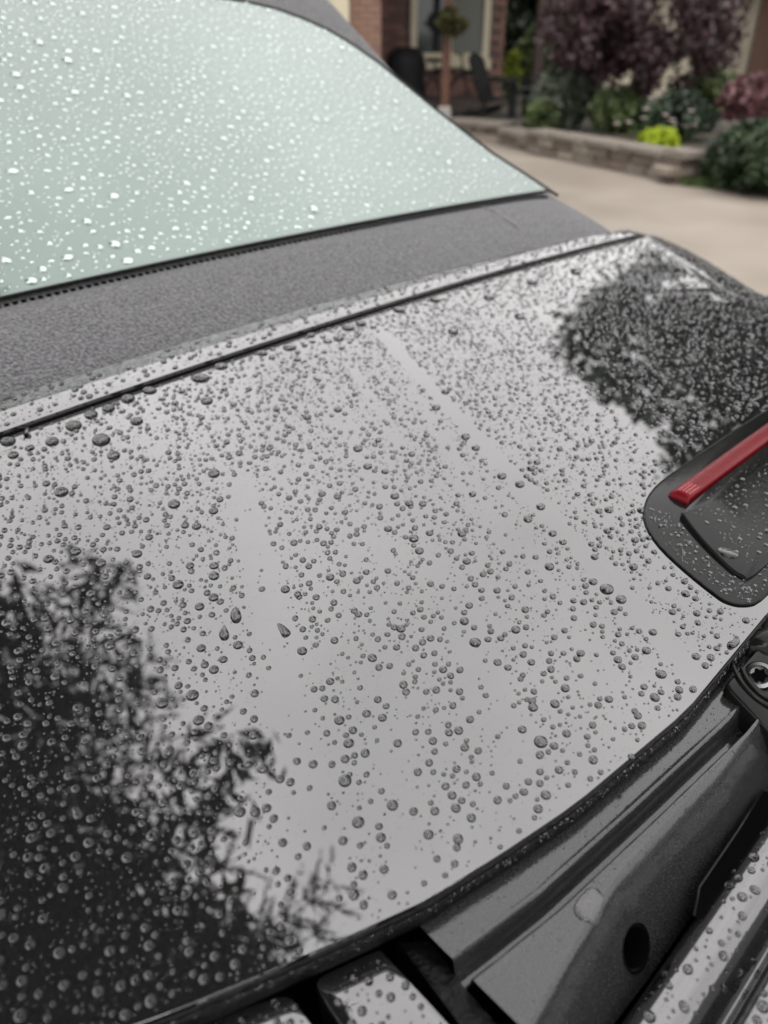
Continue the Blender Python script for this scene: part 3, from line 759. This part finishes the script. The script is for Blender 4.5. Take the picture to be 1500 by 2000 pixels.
# ================================================================== surroundings
M['drive'] = mat('damp_concrete', (.135,.112,.088), .65, noise=.9, col2=(.195,.168,.137), bump=(60,.3,.01), detail=8)
M['soil'] = mat('soil', (.035,.028,.02), .9, noise=8, col2=(.06,.05,.035))
M['lawn'] = mat('lawn', (.02,.035,.012), .8, noise=20, col2=(.04,.06,.02))
M['mortar'] = mat('mortar', (.10,.08,.07), .9)
M['bricks'] = [mat('brick_%s' % k, c, .8, noise=40, col2=tuple(x*1.35 for x in c)) for k, c in (('tan',(.17,.10,.072)),('rose',(.15,.078,.062)),('brown',(.12,.065,.05)),('dark',(.095,.055,.046)))]
M['cream'] = mat('cream_paint', (.46,.41,.30), .5)
M['pane'] = mat('window_pane', (.02,.024,.024), .05, 0, 1.5)
M['post'] = mat('stained_timber', (.07,.026,.013), .6, noise=12, col2=(.095,.037,.018))
M['darkpost'] = mat('dark_timber', (.03,.018,.012), .7)
M['stone'] = [mat('wall_stone_%s' % k, c, .85, noise=25, col2=tuple(x*1.4 for x in c), bump=(40,.5,.01)) for k, c in (('grey',(.10,.085,.07)),('buff',(.15,.125,.10)),('brown',(.085,.065,.05)))]
M['stucco'] = mat('beige_stucco', (.42,.37,.29), .9, noise=30, col2=(.46,.41,.32))
M['roof'] = mat('shingle', (.05,.045,.042), .9, noise=30)
M['white'] = mat('white_gutter', (.6,.6,.6), .5)
M['charcoal'] = mat('black_resin', (.006,.006,.007), .7, ior=1.3)
M['concrete'] = mat('pier_concrete', (.28,.26,.24), .9)
M['bark'] = mat('bark', (.03,.022,.017), .9, noise=10, bump=(20,.8,.02))
LEAF = {'conifer': leafmat('conifer_needles',(.016,.022,.012),(.028,.036,.02),(.045,.058,.03)),
 'green': leafmat('green_leaves',(.035,.055,.018),(.07,.10,.034),(.12,.155,.055),5),
 'sage': leafmat('sage_leaves',(.045,.058,.04),(.08,.098,.07),(.13,.145,.11),6),
 'maple': leafmat('purple_leaves',(.020,.010,.011),(.038,.018,.02),(.085,.045,.05),4),
 'pink': leafmat('pink_leaves',(.045,.017,.019),(.095,.037,.041),(.16,.07,.075),5),
 'box': leafmat('box_leaves',(.010,.02,.008),(.018,.034,.012),(.045,.07,.026),5),
 'lime': leafmat('lime_leaves',(.20,.26,.012),(.32,.40,.02),(.45,.52,.04),9),
 'yellow': leafmat('yellow_green_leaves',(.10,.14,.015),(.20,.25,.025),(.28,.33,.04),5),
 'dark': leafmat('dark_leaves',(.012,.022,.012),(.03,.048,.026),(.07,.095,.06),3),
 'brown': leafmat('basket_leaves',(.03,.028,.008),(.06,.055,.015),(.09,.085,.03),9),
 'grass': leafmat('grass_blades',(.03,.055,.012),(.06,.10,.022),(.10,.15,.04),9)}
M['petal'] = mat('pale_petals', (.60,.50,.50), .6)

def leaves(name, centres, radii, per, size, m, parent=None, droop=0, aspect=1.6, **k):
    """leaf quads in soft clumps: centres (n,3), radii (n,3) or scalar"""
    centres = np.asarray(centres, float); n = len(centres)
    radii = np.broadcast_to(np.asarray(radii, float).reshape(-1, 1) if np.ndim(radii) == 1 and len(radii) == n and n != 3 else np.asarray(radii, float), (n, 3))
    c = np.repeat(centres, per, 0); r = np.repeat(radii, per, 0); N_ = len(c)
    d = rng.normal(size=(N_,3)); d /= np.linalg.norm(d, axis=1, keepdims=True)
    p = c + d*r*(rng.random((N_,1))**.45)
    a = rng.normal(size=(N_,3)); a[:,2] -= droop; a /= np.linalg.norm(a, axis=1, keepdims=True)
    b_ = np.cross(a, rng.normal(size=(N_,3))); b_ /= np.linalg.norm(b_, axis=1, keepdims=True)
    s_ = size*(.6+.8*rng.random((N_,1)))
    a = a*s_*aspect*.5; b_ = b_*s_*.5
    V = np.stack([p-a, p+b_, p+a, p-b_], 1).reshape(-1,3); F = np.arange(N_*4).reshape(-1,4)
    return link(name, npmesh(name, V, F, m, False), parent, **k)
def clumps(c, rad, n, shell=.75):
    d = rng.normal(size=(n,3)); d /= np.linalg.norm(d, axis=1, keepdims=True)
    return np.asarray(c) + d*np.asarray(rad)*(shell*rng.random((n,1))**.4)
def shrub(name, label, c, rad, m, n=60, per=60, size=.05, group=None, cat='shrub', cr=.28, stems=5, aspect=1.6):
    o = empty(name, (c[0],c[1],max(0,c[2]-rad[2])), label=label, cat=cat, group=group)
    z0 = o.location.z
    leaves('foliage', clumps((0,0,c[2]-z0), rad, n), np.full(3, cr*min(rad)), per, size, m, o, aspect=aspect)
    b = MB()
    for k in range(stems):
        q = random.uniform(0,6.28); b.tube([(0.03*math.cos(q),.03*math.sin(q),-.08),(rad[0]*.35*math.cos(q),rad[1]*.35*math.sin(q),(c[2]-z0)),(rad[0]*.6*math.cos(q),rad[1]*.6*math.sin(q),(c[2]-z0)+rad[2]*.5)], [.012,.008,.003], 5)
    b.build('stems', M['bark'], o); return o
def tree(name, label, base, crown_c, rad, m, n=160, per=90, size=.09, tr=.14, cr=.25, limbs=8, shell=.95):
    o = empty(name, base, label=label, cat='tree'); B = Vector(base); cc_ = Vector(crown_c)-B
    leaves('crown', clumps(cc_, rad, n, shell), np.full(3, cr*min(rad)), per, size, m, o)
    b = MB(); b.tube([(0,0,-.1),(.05,.03,cc_.z*.35),(cc_.x*.6,cc_.y*.6,cc_.z*.7),(cc_.x,cc_.y,cc_.z+rad[2]*.5)], [tr*1.25,tr,tr*.75,tr*.25], 10)
    for k in range(limbs):
        q = 6.28*k/limbs+random.uniform(-.3,.3); h0 = cc_.z*random.uniform(.5,.85)
        b.tube([(cc_.x*.5,cc_.y*.5,h0),(cc_.x*.8+rad[0]*.4*math.cos(q),cc_.y*.8+rad[1]*.4*math.sin(q),h0+rad[2]*.3),(cc_.x+rad[0]*.8*math.cos(q),cc_.y+rad[1]*.8*math.sin(q),h0+rad[2]*.5)], [tr*.5,tr*.32,tr*.1], 7)
    b.build('trunk', M['bark'], o, smooth=True); return o

# ground
def sheet(name, pts, z, m, **k):
    return MB().add([(x,y,z) for x,y in pts], [tuple(range(len(pts)))]).build(name, m, **k)
sheet('ground', [(-220,-220),(220,-220),(220,220),(-220,220)], -.012, M['lawn'], kind='structure')
sheet('driveway', [(-7,-9),(7.5,-9),(6.2,4.6),(3.05,8.05),(1.75,10.6),(1.2,11.6),(-.1,12.1),(-7,12.1)], 0, M['drive'], kind='structure')
# garden bed behind the wall
sheet('garden_bed', [(3.0,8.2),(1.82,10.3),(1.35,11.35),(1.2,13.0),(2.2,20),(14,20),(14,8.6)], .16, M['soil'], kind='structure')
sheet('porch', [(-.1,12.1),(1.15,11.75),(1.3,13.0),(2.15,13.1),(2.2,16),(-.1,16)], .10, M['concrete'], kind='structure')

# retaining walls of single stones
def stone_mesh(k):
    b = MB(); r_ = random.Random(k); v = []
    for sx in (-.5,.5):
        for sy in (-.5,.5):
            for sz in (-.5,.5): v.append((sx+r_.uniform(-.05,.05), sy+r_.uniform(-.06,.06), sz+r_.uniform(-.06,.06)))
    f = [(0,1,3,2),(4,6,7,5),(0,4,5,1),(2,3,7,6),(0,2,6,4),(1,5,7,3)]
    me = bpy.data.meshes.new('stone'); me.from_pydata(v, [], f)
    import bmesh
    bm = bmesh.new(); bm.from_mesh(me); bmesh.ops.bevel(bm, geom=bm.edges[:], offset=.07, segments=1, affect='EDGES'); bmesh.ops.recalc_face_normals(bm, faces=bm.faces); bm.to_mesh(me); bm.free()
    return me
SM = [stone_mesh(k) for k in range(6)]
for i, me in enumerate(SM): me.materials.append(M['stone'][i % 3])
CM = stone_mesh(99); CM.materials.append(M['stone'][0])
def stone_wall(label, pts, h, courses, depth=.26, step=.27, cap=True, z0=0):
    o = empty('retaining_wall', (pts[0][0],pts[0][1],z0), label=label, cat='garden wall'); B = o.location.copy()
    ch = .065; hh = (h-ch)/courses
    for a, c in zip(pts[:-1], pts[1:]):
        a = Vector((*a,0)); c = Vector((*c,0)); d = (c-a); Ln = d.length; d.normalize(); rz = math.atan2(d.y, d.x)
        for j in range(courses):
            x = -(j % 2)*step*.4
            while x < Ln:
                w = random.uniform(.8,1.25)*step; w2 = min(w, Ln-x)
                if x+w2 > .03 and w2 > .05:
                    p = a+d*(x+w2/2); s_ = link('stone', SM[random.randrange(6)], o)
                    s_.location = (p.x-B.x, p.y-B.y, hh*(j+.5)); s_.rotation_euler = (0,0,rz); s_.scale = (w2*.97, depth*random.uniform(.9,1.05), hh*.97)
                x += w
        if cap:
            x = 0
            while x < Ln-.01:
                w = min(random.uniform(.45,.7), Ln-x); p = a+d*(x+w/2)
                s_ = link('cap_stone', CM, o); s_.location = (p.x-B.x, p.y-B.y, h-ch/2); s_.rotation_euler = (0,0,rz); s_.scale = (w*.985, depth*1.25, ch)
                x += w
    return o
stone_wall('low stone retaining wall with cap stones in front of the lime green plant', [(2.86,8.28),(1.82,10.25)], .26, 2)
stone_wall('short square stone pillar at the near end of the garden wall', [(2.75,8.06),(3.0,8.16)], .29, 3, .27, .26)
stone_wall('short dark stone wall before the porch chair', [(.9,11.85),(1.62,11.15)], .24, 2, .24)
stone_wall('stone wall section joining the two garden walls behind the low plants', [(1.60,11.1),(1.84,10.35)], .2, 2, .24)

# ---- brick house with attached garage
WY_ = 14.0
house = empty('brick_house', (.9, WY_, 0), label='brown brick house with cream window and attached garage', cat='house')
HB = house.location.copy()
def hpart(name, a, c, m, parent=house, **k): return MB().box(tuple(Vector(a)-HB), tuple(Vector(c)-HB)).build(name, m, parent, **k)
xw0, xw1 = at(812,60,WY_).x, at(946,60,WY_).x; xr = at(986,60,WY_).x; zsill = at(880,112,WY_).z
wallA = hpart('wall', (-.2,WY_+.02,0),(xr,WY_+.3,2.9), M['mortar'], label='rose brown brick front wall')
xc0, xc1 = at(683,60,12.2).x, at(744,60,12.2).x
wallB = hpart('garage_wall', (-6.5,12.22,0),(xc1,12.5,2.9), M['mortar'], label='tan brick garage pier')
hpart('return_wall', (xc1-.28,12.5,0),(xc1,WY_+.02,2.9), M['bricks'][2])
hpart('end_wall', (xr-.25,WY_+.3,0),(xr,21,2.9), M['bricks'][1])
BR = []
for i in range(4):
    me = MB().box((-.5,-.5,-.5),(.5,.5,.5)).build('tmp', M['bricks'][i]).data; BR.append(me)
for o in [o for o in bpy.data.objects if o.name.startswith('tmp')]: bpy.data.objects.remove(o)
def bricks(parent, x0, x1, z0, z1, y, pal, skip=None, L=.215, H=.065, g=.011, maxn=290):
    z = z0; row = 0; cnt = 0
    while z+H < z1:
        x = x0 - (row % 2)*(L+g)*.5
        while x < x1-.02:
            a = max(x, x0); c = min(x+L, x1)
            if c-a > .03 and not (skip and skip(a, c, z)) and cnt < maxn:
                o = link('brick', BR[random.choice(pal)], parent); cnt += 1
                o.location = ((a+c)/2-HB.x, y-HB.y, z+H/2-HB.z); o.scale = (c-a, .04, H)
            x += L+g
        z += H+g; row += 1
    return z
ztopA = bricks(wallA, at(744,60,WY_).x-.1, xr, .35, 2.0, WY_, [1,1,2,3], lambda a,c,z: c > xw0-.06 and a < xw1+.06 and z > zsill-.16)
bricks(wallB, xc0+.01, xc1, .85, 2.75, 12.2, [0,0,0,1])
# window
wi = hpart('window', (xw0,WY_-.03,zsill),(xw1,WY_+.05,zsill+1.5), M['pane'], label='cream framed window facing the drive')
for nm_, a, c in (('frame',(xw0-.08,WY_-.07,zsill-.02),(xw0+.02,WY_+.02,zsill+1.6)),('frame',(xw1-.02,WY_-.07,zsill-.02),(xw1+.08,WY_+.02,zsill+1.6)),('frame',(xw0+.02,WY_-.07,zsill+1.5),(xw1-.02,WY_+.02,zsill+1.6)),('mullion',((xw0+xw1)/2-.03,WY_-.06,zsill+.06),((xw0+xw1)/2+.03,WY_-.025,zsill+1.5)),('sill',(xw0-.12,WY_-.11,zsill-.16),(xw1+.12,WY_+.02,zsill-.02)),('frame',(xw0+.02,WY_-.06,zsill-.015),(xw1-.02,WY_-.02,zsill+.06))):
    hpart(nm_, a, c, M['cream'], wi)
hpart('blind', (xw0+.5*(xw1-xw0)+.03,WY_-.036,zsill+.06),(xw1-.02,WY_-.031,zsill+1.5), mat('grey_blind',(.12,.125,.11),.7), wi)
# garage door with glazed lights
gd = hpart('garage_door', (-5.2,12.16,.02),(xc0-.22,12.22,2.3), M['cream'], label='cream garage door with a row of small panes')
hpart('door_frame', (xc0-.22,12.10,0),(xc0,12.26,2.45), M['cream'], label='cream frame beside the garage door')
hpart('door_frame', (-5.4,12.10,2.3),(xc0-.22,12.26,2.45), M['cream'])
for zz_ in (.6,1.16,1.72): hpart('panel_joint', (-5.2,12.152,zz_),(xc0-.22,12.16,zz_+.012), M['mortar'], gd)
for i in range(8):
    x1_ = xc0-.44-i*.62
    if x1_-.5 < -5.1: break
    for j in range(3): hpart('pane', (x1_-.155*(j+1)+.012,12.15,1.36),(x1_-.155*j,12.158,1.64), M['pane'], gd)
# roofs (low pitch)
def roofp(x0,x1,y0,y1,z0,zr):
    ym = (y0+y1)/2
    v = [Vector(p)-HB for p in [(x0,y0,z0),(x1,y0,z0),(x1,ym,zr),(x0,ym,zr),(x1,y1,z0),(x0,y1,z0),(x0,y0,z0-.12),(x1,y0,z0-.12),(x1,y1,z0-.12),(x0,y1,z0-.12)]]
    return MB().add(v, [(0,1,2,3),(3,2,4,5),(6,7,1,0),(1,7,8,4,2),(0,3,5,9,6),(5,4,8,9),(6,9,8,7)]).build('roof', M['roof'], house)
roofp(-6.9, xr+.4, 11.7, 21.3, 2.9, 4.1)
# porch posts
pz = at(868,214,12.6).z
p_ = at(872,100,12.6)
po = empty('porch_post', (p_.x,p_.y,.1), label='reddish brown timber post in front of the cream window', cat='post')
MB().box((-.055,-.055,.2),(.055,.055,2.75)).build('shaft', M['post'], po); MB().box((-.09,-.09,0),(.09,.09,.2),bev=.02).build('footing', M['concrete'], po)
q_ = at(1056,60,14.2)
po2 = empty('porch_post', (q_.x,q_.y,.1), label='dark brown post between green tree and purple maple', cat='post')
MB().box((-.075,-.075,.06),(.075,.075,2.8)).build('shaft', M['darkpost'], po2); MB().box((-.1,-.1,-.02),(.1,.1,.06)).build('footing', M['concrete'], po2)
# hanging basket on the post
hb = at(885,45,12.45)
hk = empty('hanging_basket', tuple(hb), label='hanging basket of brownish green leaves before the window', cat='plant')
leaves('foliage', clumps((0,0,.03), (.22,.2,.2), 26), (.09,.09,.09), 40, .055, LEAF['brown'], hk, droop=.6)
MB().lathe([(.0,-.1),(.09,-.09),(.13,.02),(.12,.03)], 14).build('pot', M['darkpost'], hk, smooth=True)
MB().tube([(0,0,.02),(0,.0,.5),(-.05,.08,1.2)], .006, 6).build('hanger', M['charcoal'], hk)
# bicycle leaning by the post
bk = at(880,190,13.2); bi = empty('bicycle', (bk.x-.1, 13.2, .1), math.radians(8), label='dark bicycle parked behind the timber post', cat='bicycle')
for wx in (-.36,.36):
    R_ = Matrix.Translation((wx,0,.31)) @ Matrix.Rotation(math.pi/2,4,'X')
    w_ = MB().tube([R_ @ Vector((.30*math.cos(a),.30*math.sin(a),0)) for a in np.linspace(0,2*math.pi,28)[:-1]], .022, 6, closed=True).build('wheel', M['tyre'], bi, smooth=True)
    sp = MB()
    for k in range(10): sp.tube([R_ @ Vector((0,0,.01)), R_ @ Vector((.28*math.cos(k*.628),.28*math.sin(k*.628),0))], .0025, 4)
    sp.build('spokes', M['alloy'], w_)
fb = MB()
for a, c in (((-.36,0,.31),(-.05,0,.28)),((-.36,0,.31),(-.14,0,.66)),((-.05,0,.28),(-.16,0,.74)),((-.05,0,.28),(.27,0,.62)),((-.14,0,.66),(.26,0,.68)),((.24,0,.82),(.36,0,.31))): fb.tube([a,c],.016,6)
fb.build('frame', M['charcoal'], bi); MB().box((-.27,-.06,.75),(-.07,.06,.79),bev=.015).build('saddle', M['charcoal'], bi)
MB().tube([(.2,-.24,.86),(.25,-.1,.84),(.25,.1,.84),(.2,.24,.86)], .014, 6).build('handlebar', M['charcoal'], bi)
# covered barbecue
bb = at(792,150,13.3); bq = empty('barbecue', (bb.x, 13.3, .1), label='barbecue under a black cover against the brick wall', cat='barbecue')
MB().lathe([(.0,.95),(.16,.93),(.27,.84),(.31,.68),(.28,.55),(.32,.3),(.34,.1)], 18).build('cover', M['charcoal'], bq, smooth=True)
for k in range(3): MB().tube([(.2*math.cos(k*2.1),.2*math.sin(k*2.1),0),(.15*math.cos(k*2.1),.15*math.sin(k*2.1),.5)], .015, 6).build('leg', M['charcoal'], bq)
# black slatted garden chair
ch_ = at(972,222,13.0); ck = empty('garden_chair', (ch_.x-.02, 13.0, .1), math.radians(62), label='black slatted garden chair with round back on the porch', cat='chair')
for i in range(7):
    x = -.24+.08*i; hgt = .78-.9*(x)**2*1.4
    m_ = Matrix.Translation((x,.16,.26)) @ Matrix.Rotation(math.radians(-22),4,'X')
    MB().box((-.036,-.012,0),(.036,.012,hgt-.12), m_, bev=.01).build('back_slat', M['charcoal'], ck)
for i in range(6): MB().box((-.28,-.36+.09*i,.355-.022*i),(.28,-.285+.09*i,.375-.022*i)).build('seat_slat', M['charcoal'], ck)
for sx in (-1,1):
    MB().box((sx*.36-.06,-.42,.52),(sx*.36+.06,.32,.545),bev=.008).build('armrest', M['charcoal'], ck)
    MB().box((sx*.31-.02,-.40,0),(sx*.31+.02,-.30,.52)).build('leg', M['charcoal'], ck)
    MB().box((sx*.29-.02,-.1,.0),(sx*.29+.02,.5,.08), Matrix.Rotation(math.radians(-14),4,'X') @ Matrix.Translation((0,.1,.12))).build('leg', M['charcoal'], ck)
tb = at(1012,215,12.9); tk = empty('side_table', (tb.x+.05,12.9,.1), label='low black side table beside the garden chair', cat='table')
MB().lathe([(0,.44),(.26,.44),(.27,.425),(.26,.41),(0,.41)], 20).build('top', M['charcoal'], tk, smooth=True, angle=40)
for k in range(4): MB().tube([(.2*math.cos(k*1.57+.7),.2*math.sin(k*1.57+.7),0),(.17*math.cos(k*1.57+.7),.17*math.sin(k*1.57+.7),.41)], .02, 6).build('leg', M['charcoal'], tk)

# ---- planting
def shr(name, label, x0, y0, x1, y1, Y, m, dep=None, **k):
    a = at(x0,y0,Y); c = at(x1,y1,Y); rx = abs(c.x-a.x)/2; rz = abs(a.z-c.z)/2; return shrub(name, label, ((a.x+c.x)/2, Y, (a.z+c.z)/2), (rx, dep or rx*.8, rz), m, **k)
shr('leafy_shrub','bright yellow green shrub behind the black garden chair', 978,88,1022,196, 15.2, LEAF['yellow'], n=50, per=50, size=.06)
shr('leafy_shrub','loose fresh green bush filling the gap behind the dark post', 1000,20,1110,180, 15.6, LEAF['green'], n=60, per=50, size=.07, cr=.3)
shr('leafy_shrub','airy light green bush between the maple and the neighbouring wall', 1330,120,1440,235, 11.5, LEAF['green'], n=60, per=45, size=.05, cr=.3)
shr('silvery_shrub','tall grey green wispy shrub right of the dark post', 1035,105,1165,268, 11.2, LEAF['sage'], n=80, per=60, size=.05, cr=.3, aspect=3)
shr('leafy_shrub','mid green shrub under the purple maple', 1140,160,1275,275, 10.8, LEAF['green'], n=70, per=60, size=.045)
shr('leafy_shrub','dark green shrub between maple trunk and clipped hedge', 1245,170,1400,285, 10.0, LEAF['dark'], n=80, per=60, size=.05)
shr('leafy_shrub','low green shrub at the far end of the garden wall', 985,235,1065,285, 11.3, LEAF['dark'], n=40, per=50, size=.05)
shr('leafy_shrub','olive green shrub at the foot of the silvery shrub', 1025,180,1095,275, 10.9, LEAF['green'], n=50, per=50, size=.045)
shr('lime_plant','lime green mounding plant on top of the garden wall', 1233,256,1350,293, 9.35, LEAF['lime'], n=40, per=60, size=.05, cr=.35, aspect=2.2, cat='plant')
shr('clipped_hedge','rounded dark green clipped hedge at the right edge', 1372,222,1640,385, 7.6, LEAF['box'], dep=.75, n=260, per=120, size=.035, cr=.26, cat='hedge')
shr('pink_shrub','pinkish red leafed maple shrub above the clipped hedge', 1395,135,1600,262, 9.3, LEAF['pink'], n=120, per=60, size=.05)
# pale flowers
for k,(px_,py_) in enumerate([(1272,192),(1300,226),(1262,214),(1350,218),(1316,243),(1355,245),(1340,248),(1205,243),(1229,240),(1258,232),(1312,236)]):
    p = at(px_,py_,9.6); fl = empty('flower', (p.x,p.y,.16), label='pale pink flower on a thin stem in the green bed', cat='flower', group='pale flowers in the bed')
    b = MB(); zt_ = p.z-.16
    for j in range(6):
        a = j*1.047; b.add([(0,0,zt_),(.03*math.cos(a-.4),.03*math.sin(a-.4),zt_+.015),(.045*math.cos(a),.045*math.sin(a),zt_+.01),(.03*math.cos(a+.4),.03*math.sin(a+.4),zt_+.015)],[(0,1,2,3)])
    b.build('petals', M['petal'], fl); MB().tube([(0,0,0),(.01,0,zt_)], .004, 5).build('stem', LEAF['green'], fl)
# purple maple
mb = at(1240,190,11.0)
tree('purple_maple','dark purple leafed maple spreading over the garden bed', (mb.x,11.0,.1), (mb.x-.05,11.0,at(1240,40,11.0).z), (1.18,1.0,.85), LEAF['maple'], n=120, per=90, size=.055, tr=.06, cr=.22, shell=1.0)
# green trees behind the house corner
tree('green_tree','dense green tree behind the house corner and dark post', (3.1,19.5,.1), (3.1,19.5,1.9), (1.4,1.3,1.7), LEAF['dark'], n=170, per=80, size=.09, tr=.10)
tree('green_tree','olive green tree behind the purple maple', (5.2,18.5,.1), (5.0,18.5,1.8), (1.7,1.2,1.7), LEAF['green'], n=150, per=80, size=.09, tr=.10)
# neighbour's house
nb_ = empty('neighbour_house', (8.2,17.5,0), label='pale stucco neighbouring house with downpipe behind the maple', cat='house')
def npart(name, a, c, m, parent=nb_, **k): return MB().box(tuple(Vector(a)-nb_.location), tuple(Vector(c)-nb_.location)).build(name, m, parent, **k)
Yn = 17.0
xa, xb = at(1330,60,Yn).x, at(1476,60,Yn).x
npart('stucco_wall', (xa-1.2,Yn,0),(xb,Yn+.3,2.0), M['stucco'])
npart('brick_wall', (xb,Yn-.06,0),(xb+6,Yn+.3,2.9), M['bricks'][0])
npart('eave', (xa-1.2,Yn-.35,2.0),(xb+.1,Yn+.3,2.14), M['white'])
MB().tube([Vector((xb-.12,Yn-.08,.05))-nb_.location, Vector((xb-.12,Yn-.08,2.0))-nb_.location], .045, 8).build('downpipe', M['stucco'], nb_)
v = [Vector(p)-nb_.location for p in [(xa-1.2,Yn-.36,2.14),(xb+6,Yn-.36,2.14),(xb+6,Yn+4,3.6),(xa-1.2,Yn+4,3.6)]]
MB().add(v,[(0,1,2,3)]).build('roof', M['roof'], nb_)
# grass strip at the hedge foot
gv = []
n_g = 5000; gx = rng.uniform(2.85,5.4,n_g); gy = 8.0-(gx-2.9)*.62+rng.uniform(-.18,.25,n_g)
base = np.stack([gx,gy,np.full(n_g,-.005)],1); dd = rng.normal(size=(n_g,3))*.03; dd[:,2] = rng.uniform(.05,.11,n_g); sd_ = rng.normal(size=(n_g,3))*.006; sd_[:,2] = 0
V = np.stack([base-sd_, base+sd_, base+dd],1).reshape(-1,3)
link('grass', npmesh('grass', V, np.arange(n_g*3).reshape(-1,3), LEAF['grass'], False), None, label='short grass strip at the foot of the clipped hedge', cat='grass', kind='stuff')

# ---- trees that stand outside the picture and mirror in the wet paint
def conifer(label, base, R, h0, h1):
    o = empty('conifer_tree', base, label=label, cat='tree')
    MB().tube([(0,0,-.1),(0,0,h0),(0,0,h1)], [.5,.4,.04], 12).build('trunk', M['bark'], o, smooth=True)
    P = []; D = []; W_ = []; limbs = MB(); r1 = random.Random(11)
    toward = Vector((-base[0], -base[1], 0)).normalized()
    z = h0
    while z < h1-.5:
        f_ = (z-h0)/(h1-h0); rad = R*(.84+.16*min(1,(z-h0)/1.6))*(1-f_)**.9
        for k in range(64 if f_ < .3 else 14 if f_ < .6 else 8):
            q = 6.283*r1.random(); d = Vector((math.cos(q),math.sin(q),0))
            if d.dot(toward) < .1 and r1.random() < .88: continue
            L_ = rad*r1.uniform(.84,1.02); zb = z+r1.uniform(-.35,.35); sdv = Vector((-d.y,d.x,0)); dz = r1.uniform(.14,.26)
            pt = lambda t: Vector((0,0,zb)) + d*L_*t + Vector((0,0,-dz*L_*t*t+.10*L_*t))
            limbs.tube([pt(t) for t in np.linspace(0,1,6)], [.05,.04,.03,.02,.012,.005], 5)
            for t in np.arange(.55, 1.0, .28/L_):
                p = pt(t)
                for sgn in (-1,1):
                    tl = (.36+.95*(1-t)**.7)*r1.uniform(.6,1.15)*min(1,L_/3)
                    dr = (d*r1.uniform(.6,1.0) + sdv*sgn*r1.uniform(.6,1.0) + Vector((0,0,r1.uniform(-.35,.05)))).normalized()
                    for u in np.arange(.0, tl, .07):
                        P.append(p+dr*u); D.append(dr); W_.append(min(1,.45+(tl-u)/tl))
        z += .55+.5*f_
    P = np.repeat(np.array(P),4,0); D = np.repeat(np.array(D),4,0); W_ = np.repeat(np.array(W_),4)[:,None]; N_ = len(P)
    A = D + rng.normal(size=(N_,3))*.45; A /= np.linalg.norm(A,axis=1,keepdims=True)
    Bv = np.cross(A, rng.normal(size=(N_,3))); Bv /= np.linalg.norm(Bv,axis=1,keepdims=True)
    ln = .12*(.6+.7*rng.random((N_,1)))*W_; w = .014*W_
    V = np.stack([P-Bv*w*1.1, P+Bv*w*1.1, P+A*ln*1.1],1).reshape(-1,3)
    link('crown', npmesh('crown', V, np.arange(N_*3).reshape(-1,3), LEAF['conifer'], False), o)
    cz = []
    while len(cz) < 1000:
        q = r1.uniform(0,6.283); f_ = r1.random()**1.3; rr = R*(1-f_)**.9*.87*math.sqrt(r1.random())
        if math.cos(q)*toward.x+math.sin(q)*toward.y < -.3 and r1.random() < .7: continue
        cz.append((rr*math.cos(q), rr*math.sin(q), h0+.3+f_*(h1-h0)*.9-.12*rr))
    leaves('inner_foliage', cz, np.array([.65,.65,.45]), 150, .075, LEAF['conifer'], o, droop=.3, aspect=3.4)
    core = [(x*.87, y*.87, z+.3) for x, y, z in cz[:650]]
    leaves('core_foliage', core, np.array([.7,.7,.45]), 60, .16, LEAF['conifer'], o, aspect=2)
    limbs.build('limbs', M['bark'], o); return o
conifer('tall dark conifer beside the car, mirrored in the lower left of the lid', (-7.95,-.7,0), 9.6, 7.4, 24.0)
tree('broadleaf_tree','tall dark leafy tree mirrored in the right of the lid', (9.3,14.2,0), (9.3,13.8,6.3), (5.5,4.4,3.3), LEAF['dark'], n=190, per=150, size=.15, tr=.3, cr=.2, shell=1.02)
shrub('leafy_shrub','unseen tall dark bush added to fill the strip mirrored along the far lid edge', (7.7,14.6,1.9), (1.7,1.2,1.9), LEAF['dark'], n=90, per=80, size=.1)  # unseen bush added to darken the reflection at the lid's far edge
tree('broadleaf_tree','unseen low bushy tree added to darken the strip mirrored along the far lid edge', (12.5,13.0,0), (12.3,12.8,2.9), (4.2,3.0,2.6), LEAF['dark'], n=220, per=110, size=.14, tr=.2, cr=.24, shell=1.0)  # low tree put in out of view to close the mirrored sky gap
tree('broadleaf_tree','leafy tree behind the photographer, mirrored in the trunk lid roll', (5.0,-6.0,0), (4.6,-5.6,5.2), (3.2,3.2,3.4), LEAF['dark'], n=260, per=100, size=.14, tr=.25, cr=.22, shell=1.0)
